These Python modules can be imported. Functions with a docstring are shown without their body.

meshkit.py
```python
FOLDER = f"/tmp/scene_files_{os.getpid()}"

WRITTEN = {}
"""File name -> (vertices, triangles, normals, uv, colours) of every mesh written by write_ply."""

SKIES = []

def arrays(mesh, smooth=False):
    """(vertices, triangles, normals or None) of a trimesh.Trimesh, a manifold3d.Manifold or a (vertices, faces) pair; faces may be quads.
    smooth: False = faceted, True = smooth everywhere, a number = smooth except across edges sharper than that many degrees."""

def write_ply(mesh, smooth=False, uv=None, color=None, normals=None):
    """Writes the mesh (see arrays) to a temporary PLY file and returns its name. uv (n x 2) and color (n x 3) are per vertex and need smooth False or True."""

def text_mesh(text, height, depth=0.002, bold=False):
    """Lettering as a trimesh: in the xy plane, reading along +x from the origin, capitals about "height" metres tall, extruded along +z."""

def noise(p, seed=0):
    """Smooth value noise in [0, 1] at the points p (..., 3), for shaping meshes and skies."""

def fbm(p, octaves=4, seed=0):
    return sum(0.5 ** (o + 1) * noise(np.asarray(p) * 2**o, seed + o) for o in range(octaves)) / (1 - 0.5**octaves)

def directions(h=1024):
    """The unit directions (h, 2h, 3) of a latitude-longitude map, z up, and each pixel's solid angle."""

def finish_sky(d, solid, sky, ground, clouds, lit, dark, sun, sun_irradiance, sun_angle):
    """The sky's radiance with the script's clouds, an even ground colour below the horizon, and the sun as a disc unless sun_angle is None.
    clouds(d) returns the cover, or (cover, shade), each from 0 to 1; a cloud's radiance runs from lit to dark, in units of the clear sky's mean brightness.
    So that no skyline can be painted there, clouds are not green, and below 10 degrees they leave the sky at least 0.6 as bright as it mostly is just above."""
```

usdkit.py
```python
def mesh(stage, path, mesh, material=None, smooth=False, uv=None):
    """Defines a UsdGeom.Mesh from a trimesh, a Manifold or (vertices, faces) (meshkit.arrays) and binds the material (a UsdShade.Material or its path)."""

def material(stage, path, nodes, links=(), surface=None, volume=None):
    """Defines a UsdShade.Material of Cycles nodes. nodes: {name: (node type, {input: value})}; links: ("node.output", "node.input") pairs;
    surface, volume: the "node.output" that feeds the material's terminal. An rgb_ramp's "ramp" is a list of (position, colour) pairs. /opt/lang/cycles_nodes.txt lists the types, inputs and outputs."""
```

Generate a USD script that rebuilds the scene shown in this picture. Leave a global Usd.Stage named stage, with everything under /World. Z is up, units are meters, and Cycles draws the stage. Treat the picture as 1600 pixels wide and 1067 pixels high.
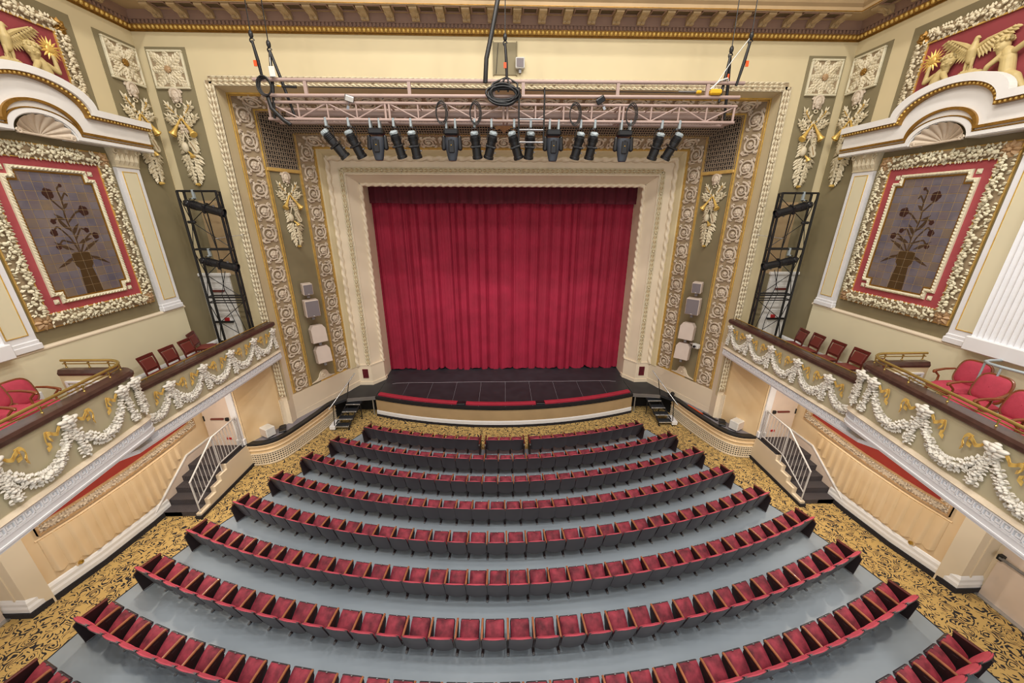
import math, random
import numpy as np, trimesh, usdkit, meshkit
from pxr import Usd, UsdGeom, UsdLux, UsdShade, Gf, Sdf
from shapely.geometry import Polygon, LineString, Point, box as sbox
from shapely.ops import unary_union
from shapely import affinity

stage = Usd.Stage.CreateInMemory()
UsdGeom.SetStageUpAxis(stage, UsdGeom.Tokens.z)
UsdGeom.SetStageMetersPerUnit(stage, 1.0)
UsdGeom.Xform.Define(stage, '/World')
UsdGeom.Scope.Define(stage, '/World/Looks')
PI = math.pi

# ------------------------------------------------------------------ camera
def look_camera():
    c = UsdGeom.Camera.Define(stage, '/World/camera')
    pitch, yaw, roll = 0.344248, 0.0285064, 0.002079
    fw = np.array([math.sin(yaw)*math.cos(pitch), math.cos(yaw)*math.cos(pitch), -math.sin(pitch)])
    r = np.array([math.cos(yaw), -math.sin(yaw), 0.0]); u = np.cross(r, fw)
    cs, sn = math.cos(roll), math.sin(roll)
    r, u = cs*r + sn*u, -sn*r + cs*u
    m = Gf.Matrix4d(1)
    for i, v in enumerate((r, u, -fw)):
        m.SetRow(i, Gf.Vec4d(*map(float, v), 0))
    m.SetRow(3, Gf.Vec4d(-0.1256, -13.0, 9.1, 1))
    c.AddTransformOp().Set(m)
    c.CreateHorizontalApertureAttr(36.0); c.CreateVerticalApertureAttr(36.0*1067/1600)
    c.CreateFocalLengthAttr(36.0*568.153/1600)
    c.CreateClippingRangeAttr(Gf.Vec2f(0.1, 200))
    c.CreateExposureAttr(EXPOSURE)
    return c

# ------------------------------------------------------------------ light: ceiling house lights, balcony downlights, added dome fill through the unbuilt rear of the hall
EXPOSURE = 0.10
WARM = (1.0, 0.86, 0.68); SOFT = (1.0, 0.945, 0.87)
look_camera()
dome = UsdLux.DomeLight.Define(stage, '/World/fill_dome'); dome.CreateIntensityAttr(0.31); dome.CreateColorAttr(Gf.Vec3f(1.0, 0.96, 0.92))  # added even fill, standing for no real source in the hall
HOUSE = 1550.0
def disk(name, x, y, z, rad, inten, col, tilt=None, cone=None):
    l = UsdLux.DiskLight.Define(stage, '/World/' + name)
    l.CreateRadiusAttr(rad); l.CreateIntensityAttr(inten); l.CreateColorAttr(Gf.Vec3f(*col))
    l.AddTranslateOp().Set(Gf.Vec3d(x, y, z))
    if cone:
        sh = UsdLux.ShapingAPI.Apply(l.GetPrim()); sh.CreateShapingConeAngleAttr(cone); sh.CreateShapingConeSoftnessAttr(.6)
    if tilt: l.AddRotateXYZOp().Set(Gf.Vec3f(*tilt))
n = 0
for x, q in ((-5.9, 1.15), (-1.9, .95), (1.9, .95), (5.9, 1.15)):
    for y, w in ((-5.6, .5), (-8.8, 1.0), (-12.0, .9)):
        n += 1
        disk('house_light_%03d' % n, x, y, 19.6, 0.45, HOUSE/10*q*w, SOFT, cone=50.)
for s in (-1, 1):
    for k, (x, y, z, q) in enumerate(((9.35, -0.72, 3.62, 1.0), (9.5, -3.0, 3.62, 1.0), (9.3, -5.2, 3.62, 1.0), (9.2, -7.4, 4.05, 1.0))):
        disk('balcony_downlight_%03d' % (k + 1 + (s > 0)*4), s*x, y, z, 0.12, 300.0*q, WARM)

# ------------------------------------------------------------------ materials
def lin(h):
    h = h.lstrip('#'); c = [int(h[i:i+2], 16)/255 for i in (0, 2, 4)]
    return tuple(x/12.92 if x <= .04045 else ((x + .055)/1.055)**2.4 for x in c)
def tone(c, k): return tuple(min(1, x*k) for x in c)
L = '/World/Looks/'
def mat(name, hexcol, rough=.6, metal=0., var=.12, vscale=3., bump=0., bscale=40., sheen=0., coat=0., hex2=None, detail=3.):
    c = lin(hexcol); c2 = lin(hex2) if hex2 else tone(c, 1 - var)
    nodes = {'g': ('geometry', {}), 'n': ('noise_texture', {'scale': vscale, 'detail': detail}),
             'r': ('rgb_ramp', {'ramp': [(.3, c2), (.7, tone(c, 1 + (0 if hex2 else var*.6)))]}),
             'p': ('principled_bsdf', {'roughness': rough, 'metallic': metal, 'coat_weight': coat, 'sheen_weight': sheen, 'sheen_roughness': .4})}
    if sheen: nodes['p'][1]['sheen_tint'] = tone(c, 2.2)
    links = [('g.position', 'n.vector'), ('n.fac', 'r.fac'), ('r.color', 'p.base_color')]
    if bump:
        nodes['n2'] = ('noise_texture', {'scale': bscale, 'detail': 2.})
        nodes['b'] = ('bump', {'strength': bump, 'distance': .02})
        links += [('g.position', 'n2.vector'), ('n2.fac', 'b.height'), ('b.normal', 'p.normal')]
    return usdkit.material(stage, L + name, nodes, links, surface='p.BSDF')

M = dict(
 cream=mat('cream_paint', '#d3c59f', .6, var=.05, vscale=.8),
 wains=mat('pale_green_cream_paint', '#dfd8ba', .55, var=.04, vscale=.8),
 cream2=mat('pale_cream_paint', '#e0d2ba', .55, var=.05, vscale=.8),
 mauve=mat('mauve_cornice_paint', '#8f7262', .65, var=.1, vscale=1.2),
 tan=mat('tan_plaster', '#ae9570', .6, var=.08, vscale=1.5),
 peach=mat('beige_stippled_plaster', '#e4cca4', .65, var=.12, vscale=1.1, hex2='#d8ba8c'),
 parchment=mat('parchment_plaster', '#e2ccaa', .65, hex2='#d9be95', vscale=.9),
 olive=mat('olive_paint', '#857b5e', .65, var=.08, vscale=1.5),
 sage=mat('sage_fascia_paint', '#b9b194', .55, var=.05, vscale=1.5),
 white=mat('white_gloss_paint', '#e8e8e6', .4, var=.03),
 bluewhite=mat('white_moulding_paint', '#e8eaee', .4, var=.03),
 greyline=mat('grey_key_ground', '#c2c7ce', .5, var=.05),
 plaster=mat('ivory_plaster', '#d6cbae', .55, var=.1, vscale=6.),
 plaster2=mat('white_plaster', '#dad6cc', .5, var=.06, vscale=8.),
 scroll=mat('rosy_ivory_plaster', '#cbbca8', .55, var=.1, vscale=5.),
 scrollbg=mat('band_ground', '#9f8c70', .65, var=.1, vscale=4.),
 buff=mat('buff_sculpture_plaster', '#c2ae78', .55, var=.1, vscale=5.),
 frameiv=mat('antique_ivory', '#d9d2b6', .5, var=.12, vscale=9.),
 corner=mat('rose_gilt_plaster', '#b4936c', .5, var=.15, vscale=9.),
 gold=mat('gold_leaf', '#e4bf68', .38, metal=.35, var=.2, vscale=8.),
 goldpale=mat('pale_gilt', '#d8b469', .4, metal=.35, var=.15, vscale=8.),
 goldbrown=mat('dull_gold', '#9a7230', .42, metal=.5, var=.25, vscale=10.),
 brass=mat('polished_brass', '#c2a860', .3, metal=.75, var=.1),
 wood=mat('dark_mahogany', '#4a332c', .32, var=.25, vscale=7., coat=.3),
 chairwood=mat('mahogany_chair_wood', '#5a241e', .35, var=.2, vscale=7., coat=.2),
 armwood=mat('walnut_arm_wood', '#7d4526', .35, var=.2, vscale=9., coat=.2),
 oak=mat('oak_armrest', '#9a5f3e', .35, var=.2, vscale=9., coat=.3),
 vinyl=mat('maroon_vinyl', '#73352f', .45, var=.08),
 rosevelvet=mat('rose_velvet', '#b03a4e', .8, var=.1, vscale=9., sheen=.5, bump=.3, bscale=160.),
 velvet=mat('burgundy_velvet', '#9c3648', .75, hex2='#571827', vscale=5.5, sheen=.6, bump=.2, bscale=120.),
 roll=mat('burgundy_velvet_sheen_tint', '#b54658', .7, var=.12, vscale=5., sheen=.6),  # lighter copy of the burgundy velvet, its sheen painted into the colour
 shell=mat('charcoal_plastic', '#3c3339', .38, var=.1, vscale=3.),
 darkmetal=mat('dark_seat_standard', '#2a1a1c', .5, var=.1),
 steelfoot=mat('grey_steel', '#8b8b8e', .35, metal=.6, var=.05),
 black=mat('black_metal', '#17181b', .42, var=.1),
 blackmatte=mat('black_cloth', '#101013', .8, var=.2),
 fixture=mat('black_lamp_housing', '#15161a', .35, var=.1),
 navyhead=mat('slate_lamp_housing', '#2c323d', .4, var=.1),
 capgrey=mat('grey_lamp_cap', '#9aa6ac', .4, metal=.2, var=.1),
 truss=mat('pink_grey_truss_paint', '#a58f88', .45, var=.06),
 stagefloor=mat('black_stage_board', '#2a2d33', .5, var=.5, vscale=2.2, hex2='#1f2227', detail=8.),
 stageline=mat('grey_joint', '#85838a', .6),
 greytop=mat('grey_platform_top', '#77747c', .5, var=.1),
 lip=mat('red_stage_lip', '#a01f36', .8, var=.1, sheen=.3),
 curtain=mat('crimson_curtain_velvet', '#981536', .8, hex2='#860f2d', vscale=1.4, sheen=.35, bump=.15, bscale=90.),
 border=mat('dark_crimson_cloth', '#5c1024', .85, hex2='#4c0c1c', vscale=2.),
 redpanel=mat('rose_red_mat_paint', '#a64a50', .65, var=.06, vscale=5.),
 reliefred=mat('wine_red_ground', '#8c3a40', .65, var=.06, vscale=3.),
 lowerred=mat('brick_red_panel', '#8f2f26', .6, var=.08),
 grillebar=mat('grey_brown_grille_paint', '#8f7f6c', .6, var=.06),
 vent=mat('maroon_vent', '#5e1420', .5),
 floorgrey=mat('grey_painted_floor', '#94a0ac', .40, hex2='#8995a1', vscale=.7, bump=.06, bscale=6., detail=6.),
 speaker=mat('beige_speaker_cloth', '#cdbfb4', .8, var=.04),
 speakergrille=mat('grey_speaker_grille', '#7b7478', .6, var=.05, vscale=60.),
 stairblack=mat('speckled_black_carpet', '#5a5458', .9, hex2='#242226', vscale=70.),
 baseblack=mat('black_carpet_base', '#2a282e', .85, hex2='#19181d', vscale=40.),
 rail=mat('grey_painted_rail', '#c8c8c8', .35, var=.03),
 doorp=mat('pinkish_white_door', '#dccbbd', .45, var=.04),
 redlabel=mat('red_label', '#b3262a', .5),
 steel=mat('bright_steel', '#c8ccd2', .25, metal=.8),
 yellow=mat('yellow_chain_bag', '#d9a81c', .5),
 orange=mat('orange_tag', '#d8521e', .5),
 lampwhite=mat('white_plastic', '#d8d8d4', .45),
 tileA=mat('mosaic_tile_blue', '#7b7376', .5, hex2='#5b5764', vscale=2.2, detail=6.),
 tileB=mat('mosaic_tile_mauve', '#7d716c', .5, hex2='#645a62', vscale=2.2, detail=6.),
 tileC=mat('mosaic_tile_brown', '#806f5a', .5, hex2='#655d62', vscale=2.2, detail=6.),
 grout=mat('tan_grout', '#9d8660', .7, var=.1),
 vase=mat('brown_vase_glaze', '#4c3a20', .45, var=.15, vscale=6.),
 flower=mat('rust_flower_glaze', '#3c241d', .45, var=.2, vscale=8.),
 stem=mat('umber_stem_glaze', '#4b3a28', .45, var=.2, vscale=8.),
 pipe=mat('pale_blue_grey_rail', '#a9b6bd', .35, metal=.2),
)
def carpet_material():
    gold, dk = lin('#bd9f62'), lin('#242124')
    nodes = {'g': ('geometry', {}), 'n': ('noise_texture', {'scale': 3.5, 'detail': 2.}), 'va': ('vector_math', {'math_type': 'multiply_add', 'vector2': (.22, .22, .22)}),
      'v': ('voronoi_texture', {'scale': 4.2, 'feature': 'f1', 'randomness': .9}), 'm': ('math', {'math_type': 'multiply', 'value2': 30.}), 's': ('math', {'math_type': 'sine'}),
      'n2': ('noise_texture', {'scale': 8., 'detail': 1.5}), 'm2': ('math', {'math_type': 'multiply_add', 'value2': 5.2, 'value3': -2.75}), 'ad': ('math', {'math_type': 'add'}),
      'r': ('rgb_ramp', {'ramp': [(0, gold), (.36, gold), (.50, dk), (1, dk)]}),
      'p': ('principled_bsdf', {'roughness': .9})}
    links = [('g.position', 'n.vector'), ('n.color', 'va.vector1'), ('g.position', 'va.vector3'), ('va.vector', 'v.vector'), ('v.distance', 'm.value1'), ('m.value', 's.value1'),
             ('g.position', 'n2.vector'), ('n2.fac', 'm2.value1'), ('s.value', 'ad.value1'), ('m2.value', 'ad.value2'), ('ad.value', 'r.fac'), ('r.color', 'p.base_color')]
    return usdkit.material(stage, L + 'gold_scroll_carpet', nodes, links, surface='p.BSDF')
M['carpet'] = carpet_material()

# ------------------------------------------------------------------ mesh helpers
class MB:
    """collects vertices and triangles"""
    def __init__(s): s.v, s.f, s.n = [], [], 0
    def add(s, vf, T=None):
        v, f = (vf.vertices, vf.faces) if hasattr(vf, 'vertices') else vf
        v = np.asarray(v, float).reshape(-1, 3); f = np.asarray(f, int)
        if f.shape[1] == 4: f = np.vstack([f[:, [0, 1, 2]], f[:, [0, 2, 3]]])
        if T is not None:
            v = v @ T[:3, :3].T + T[:3, 3]
            if np.linalg.det(T[:3, :3]) < 0: f = f[:, ::-1]
        s.v.append(v); s.f.append(f + s.n); s.n += len(v); return s
    def get(s): return np.vstack(s.v), np.vstack(s.f)

def TR(x=0, y=0, z=0, rz=0, rx=0, ry=0, sc=1):
    def R(a, ax): return trimesh.transformations.rotation_matrix(a, ax)
    S = np.eye(4); S[:3, :3] *= sc if np.ndim(sc) == 0 else np.array(sc)
    T = np.eye(4); T[:3, 3] = (x, y, z)
    return T @ R(rz, [0, 0, 1]) @ R(ry, [0, 1, 0]) @ R(rx, [1, 0, 0]) @ S
def FR(o, u, v, n=None):
    """local x,y,z -> u,v,n at o"""
    u = np.asarray(u, float); u = u/np.linalg.norm(u); v = np.asarray(v, float); v = v/np.linalg.norm(v)
    n = np.cross(u, v) if n is None else np.asarray(n, float)/np.linalg.norm(n)
    T = np.eye(4); T[:3, 0], T[:3, 1], T[:3, 2], T[:3, 3] = u, v, n, o
    return T

_hull = {}
def bx(x0, x1, y0, y1, z0, z1, b=0.0):
    """box; b > 0 chamfers its edges"""
    x0, x1 = min(x0, x1), max(x0, x1); y0, y1 = min(y0, y1), max(y0, y1); z0, z1 = min(z0, z1), max(z0, z1)
    if b <= 0:
        v = np.array([[x, y, z] for x in (x0, x1) for y in (y0, y1) for z in (z0, z1)])
        f = [[0, 1, 3], [0, 3, 2], [4, 6, 7], [4, 7, 5], [0, 4, 5], [0, 5, 1], [2, 3, 7], [2, 7, 6], [0, 2, 6], [0, 6, 4], [1, 5, 7], [1, 7, 3]]
        return v, np.array(f)
    b = min(b, .45*min(x1 - x0, y1 - y0, z1 - z0))
    sg = np.array([[i, j, k] for i in (-1, 1) for j in (-1, 1) for k in (-1, 1)], float)
    if 'f' not in _hull:
        p = np.vstack([sg*(1, .9, .9), sg*(.9, 1, .9), sg*(.9, .9, 1)])
        h = trimesh.convex.convex_hull(p); order = [int(np.argmin(np.linalg.norm(p - q, axis=1))) for q in h.vertices]
        _hull['f'] = np.array(order)[h.faces]
    c = np.array([(x0+x1)/2, (y0+y1)/2, (z0+z1)/2]); h = np.array([(x1-x0)/2, (y1-y0)/2, (z1-z0)/2])
    p = np.vstack([c + sg*(h - np.array(d)) for d in ((0, b, b), (b, 0, b), (b, b, 0))])
    return p, _hull['f']

def frames(pts, closed=False, up=None):
    p = np.asarray(pts, float); n = len(p)
    t = np.zeros_like(p)
    if closed: t = np.roll(p, -1, 0) - np.roll(p, 1, 0)
    else: t[1:-1] = p[2:] - p[:-2]; t[0] = p[1] - p[0]; t[-1] = p[-1] - p[-2]
    t /= np.maximum(np.linalg.norm(t, axis=1, keepdims=True), 1e-9)
    a = np.array(up if up is not None else ([0, 0, 1] if abs(t[0][2]) < .9 else [0, 1, 0]), float)
    U = []
    for i in range(n):
        b = a - t[i]*(a @ t[i]); l = np.linalg.norm(b)
        if l < 1e-6: b = np.cross(t[i], [1, .3, .2]); l = np.linalg.norm(b)
        b /= l; U.append(b)
        if up is None: a = b
    U = np.array(U); return p, t, U, np.cross(t, U)
def tube(pts, r, n=8, closed=False, cap=True):
    p, t, U, W = frames(pts, closed); m = len(p); r = np.broadcast_to(np.asarray(r, float), (m,))
    a = np.linspace(0, 2*PI, n, endpoint=False)
    v = (p[:, None] + r[:, None, None]*(np.cos(a)[None, :, None]*W[:, None] + np.sin(a)[None, :, None]*U[:, None])).reshape(-1, 3)
    f = []
    for i in range(m if closed else m - 1):
        j = (i + 1) % m
        for k in range(n):
            l = (k + 1) % n; f += [[i*n+k, i*n+l, j*n+l], [i*n+k, j*n+l, j*n+k]]
    v = list(map(tuple, v))
    if cap and not closed:
        v += [tuple(p[0]), tuple(p[-1])]; c0, c1 = m*n, m*n + 1
        for k in range(n):
            l = (k + 1) % n; f += [[c0, l, k], [c1, (m-1)*n+k, (m-1)*n+l]]
    return np.array(v), np.array(f)
def sweep(prof, pts, up=(0, 0, 1), closed=False, cap=True):
    """prof: closed loop of (side, up) points; side = cross(tangent, up). Mitred at corners."""
    p = np.asarray(pts, float); m = len(p); up = np.array(up, float); prof = np.asarray(prof, float); n = len(prof)
    d = np.diff(np.vstack([p, p[:1]]) if closed else p, axis=0); d /= np.maximum(np.linalg.norm(d, axis=1, keepdims=True), 1e-9)
    v = []
    for i in range(m):
        if closed: d0, d1 = d[i-1], d[i]
        else: d0, d1 = d[max(i-1, 0)], d[min(i, m-2)]
        s0, s1 = np.cross(d0, up), np.cross(d1, up); s0 /= np.linalg.norm(s0); s1 /= np.linalg.norm(s1)
        s = s0 + s1; s = s/max(np.linalg.norm(s), 1e-6); s = s/max(.3, s @ s0)
        u = np.cross(s0, d0)
        v += [p[i] + a*s + b*up for a, b in prof]
    f = []
    for i in range(m if closed else m - 1):
        j = (i + 1) % m
        for k in range(n):
            l = (k + 1) % n; f += [[i*n+k, i*n+l, j*n+l], [i*n+k, j*n+l, j*n+k]]
    if cap and not closed:
        tri = earcap(prof); f += [[a, c, b] for a, b, c in tri] + [[(m-1)*n + a, (m-1)*n + b, (m-1)*n + c] for a, b, c in tri]
    return fixwind(np.array(v), np.array(f))
def earcap(prof):
    import mapbox_earcut as E
    prof = np.asarray(prof, float)
    try: t = E.triangulate_float64(prof, np.array([len(prof)], np.uint32))
    except Exception: t = E.triangulate_float64(prof, np.array([len(prof)]))
    return np.asarray(t).reshape(-1, 3).astype(int)
def fixwind(v, f):
    """turn a closed mesh outward"""
    a, b, c = v[f[:, 0]], v[f[:, 1]], v[f[:, 2]]
    return (v, f[:, ::-1]) if np.einsum('ij,ij->i', a - v.mean(0), np.cross(b - v.mean(0), c - v.mean(0))).sum() < 0 else (v, f)
def extr(poly, h, z0=0.0):
    out = MB()
    for g in getattr(poly, 'geoms', [poly]):
        if g.is_empty or g.area < 1e-9: continue
        m = trimesh.creation.extrude_polygon(g, h, engine='earcut'); m.apply_translation([0, 0, z0]); out.add(m)
    return out.get()
def prism(pts, z0, z1): return extr(Polygon(pts).buffer(0), z1 - z0, z0)
def lathe(prof, n=16):
    prof = np.asarray(prof, float); m = len(prof); a = np.linspace(0, 2*PI, n, endpoint=False); v, f = [], []
    for r, z in prof:
        v += [(r*math.cos(t), r*math.sin(t), z) for t in a]
    for i in range(m - 1):
        for k in range(n):
            l = (k+1) % n; f += [[i*n+k, i*n+l, (i+1)*n+l], [i*n+k, (i+1)*n+l, (i+1)*n+k]]
    v += [(0, 0, prof[0][1]), (0, 0, prof[-1][1])]
    for k in range(n):
        l = (k+1) % n; f += [[m*n, l, k], [m*n+1, (m-1)*n+k, (m-1)*n+l]]
    return fixwind(np.array(v), np.array(f))
_ico = {}
def ico(s):
    if s not in _ico: m = trimesh.creation.icosphere(subdivisions=s); _ico[s] = (np.array(m.vertices), np.array(m.faces))
    return _ico[s]
def ell(c, r, s=1, T=None):
    v, f = ico(s); v = v*np.array(r if np.ndim(r) else (r, r, r)) + np.array(c); return v, f
def rod(a, b, r, n=6): return tube([a, b], r, n)
def leaf(L_, W, th=.02, ridge=.5, tip=.15):
    """leaf along +y in the xy plane, raised along z"""
    v = np.array([[0, 0, 0], [-W/2, L_*.4, 0], [W/2, L_*.4, 0], [0, L_, th*tip], [0, L_*.42, th], [0, L_*.05, th*ridge],
                  [-W*.33, L_*.75, 0], [W*.33, L_*.75, 0]])
    f = [[0, 4, 1], [0, 2, 4], [1, 4, 6], [6, 4, 3], [2, 7, 4], [7, 3, 4], [0, 1, 2], [1, 6, 2], [6, 7, 2], [6, 3, 7]]
    return v, np.array(f)
def grid(P):
    """surface from an (m, n, 3) array"""
    m, n = P.shape[:2]; i = np.arange(m*n).reshape(m, n)
    f = np.concatenate([np.stack([i[:-1, :-1], i[1:, :-1], i[1:, 1:]], -1).reshape(-1, 3), np.stack([i[:-1, :-1], i[1:, 1:], i[:-1, 1:]], -1).reshape(-1, 3)])
    return P.reshape(-1, 3), f
def hullchain(bones, edge=.03, smooth=4):
    """bones: ((p, r), (q, r)) -> one continuous body"""
    import manifold3d as m3
    parts = []
    for (p, rp), (q, rq) in bones:
        s = [m3.Manifold.sphere(r, 14).translate(list(map(float, c))) for c, r in ((p, rp), (q, rq))]
        parts.append(m3.Manifold.batch_hull(s))
    m = parts[0]
    for q in parts[1:]: m = m + q
    m = m.refine_to_length(edge).to_mesh()
    t = trimesh.Trimesh(m.vert_properties[:, :3], m.tri_verts, process=True)
    trimesh.smoothing.filter_taubin(t, iterations=smooth)
    return np.array(t.vertices), np.array(t.faces)

# ------------------------------------------------------------------ scene helpers
MIR = [1]          # -1 while the left-hand twin of a right-hand thing is being built
used = {}
def numbered(path):
    k = used.get(path, -1) + 1; used[path] = k
    return path if k == 0 else '%s_%03d' % (path, k)
def P3(p): return np.array([p[0]*MIR[0], p[1], p[2]], float)
class Thing:
    """an Xform at the thing's base whose children are its parts"""
    def __init__(s, name, label=None, cat=None, o=(0, 0, 0), group=None, kind=None, mirror=True, rz=None):
        s.path = numbered('/World/' + name); s.o = P3(o) if mirror else np.array(o, float); s.mir = mirror
        x = UsdGeom.Xform.Define(stage, s.path); x.AddTranslateOp().Set(Gf.Vec3d(*s.o))
        if rz is not None: x.AddRotateZOp().Set(float(rz))
        s.prim = x.GetPrim(); tag(s.prim, label, cat, group, kind)
    def part(s, name, mb, m, smooth=False, parent=None, local=False, label=None, kind=None):
        v, f = mb.get() if isinstance(mb, MB) else ((mb.vertices, mb.faces) if hasattr(mb, 'vertices') else mb)
        v = np.array(v, float); f = np.asarray(f, int)
        if f.shape[1] == 4: f = np.vstack([f[:, [0, 1, 2]], f[:, [0, 2, 3]]])
        if not local:
            if MIR[0] < 0 and s.mir: v = v*np.array([-1, 1, 1]); f = f[:, ::-1]
            v = v - s.o
        path = numbered((parent or s.path) + '/' + name)
        g = usdkit.mesh(stage, path, (v, f), M[m], smooth=smooth)
        if label: g.GetPrim().SetCustomDataByKey('label', label)
        if kind: g.GetPrim().SetCustomDataByKey('kind', kind)
        return path
def tag(p, label=None, cat=None, group=None, kind=None):
    for k, x in (('label', label), ('category', cat), ('group', group), ('kind', kind)):
        if x: p.SetCustomDataByKey(k, x)
def copy_of(src, name, loc, rz, label, cat, group=None):
    path = numbered('/World/' + name); x = UsdGeom.Xform.Define(stage, path)
    x.GetPrim().GetReferences().AddInternalReference(src.path)
    x.ClearXformOpOrder()
    x.AddTranslateOp().Set(Gf.Vec3d(*map(float, loc))); x.AddRotateZOp().Set(float(rz))
    tag(x.GetPrim(), label, cat, group); x.GetPrim().SetInstanceable(True)
    return path
ORD = ['', 'first', 'second', 'third', 'fourth', 'fifth', 'sixth', 'seventh', 'eighth', 'ninth', 'tenth', 'eleventh', 'twelfth', 'thirteenth', 'fourteenth',
       'fifteenth', 'sixteenth', 'seventeenth', 'eighteenth', 'nineteenth', 'twentieth']
SIDE = {1: 'right', -1: 'left'}
rng = np.random.default_rng(7)

# ================================================================== the room
def zf(y): return max(0.0, .0101*(-1.1 - y))
fl = Thing('floor', kind='structure')
def floorstrip(poly, dz):
    """triangulated plan polygon laid on the gently raked floor"""
    m = MB(); ys = np.arange(-14.6, 3.2, .6)
    for a, b in zip(ys[:-1], ys[1:]):
        g = poly.intersection(sbox(-30, a, 30, b))
        for q in getattr(g, 'geoms', [g]):
            if q.geom_type != 'Polygon' or q.area < 1e-4: continue
            v, f = extr(q, .05, -.05); v = v.copy()
            v[:, 2] += dz + np.array([zf(y) for y in v[:, 1]]); m.add((v, f))
    return m
half = [(6.26, .62), (6.97, -.66), (7.61, -1.9), (8.2, -3.06), (8.7, -3.95), (9.12, -4.8), (9.52, -5.86), (9.7, -6.5), (9.88, -7.75), (10.0, -9), (10.05, -14.4)]
arc = [(16.12*math.sin(t), 15.5 - 16.12*math.cos(t)) for t in np.radians(np.linspace(-22.8, 22.8, 40))]
grey = Polygon([(-x, y) for x, y in half[::-1]] + arc + half)
carpetpoly = sbox(-12.6, -14.4, 12.6, 3.0)
fl.part('carpet', floorstrip(carpetpoly, 0.0), 'carpet')
fl.part('seating_floor', floorstrip(grey, .012), 'floorgrey')
edge = MB()
for s in (1, -1):
    pts = [(s*x, y, zf(y) + .014) for x, y in half]
    edge.add(sweep([(-.012, 0), (.012, 0), (.012, .006), (-.012, .006)], pts))
fl.part('carpet_edge_strip', edge, 'baseblack')

# ceiling
ce = Thing('ceiling', kind='structure')
ce.part('slab', bx(-10.2, 10.2, -14.6, -.4, 20.0, 20.2), 'tan')
ce.part('cove_wall', bx(-10.2, 10.2, -.9, -.6, 15.1, 20.1), 'tan')
for s in (-1, 1): ce.part('cove_wall', bx(s*9.4, s*9.7, -14.6, -.7, 15.1, 20.1), 'tan')

# walls: front wall over and beside the proscenium
wf = Thing('wall_front', kind='structure')
wf.part('upper_wall', bx(-11, 11, 0, .45, 12.62, 15.7), 'cream')
for s in (1, -1):
    MIR[0] = s
    wf.part('side_wall', bx(8.64, 11, 0, .45, 4.2, 12.62), 'cream')
    wf.part('corner_strip', bx(8.64, 8.9, -.0, .45, .0, 4.2), 'cream2')
    wf.part('olive_panel', bx(9.22, 10.36, -.012, .1, 4.45, 13.53), 'olive')
    # box-level door behind the lighting tower, part of the wall's panelling
    wf.part('tan_recess', bx(9.3, 10.0, -.02, .1, 7.0, 9.4), 'tan')
MIR[0] = 1
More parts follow.
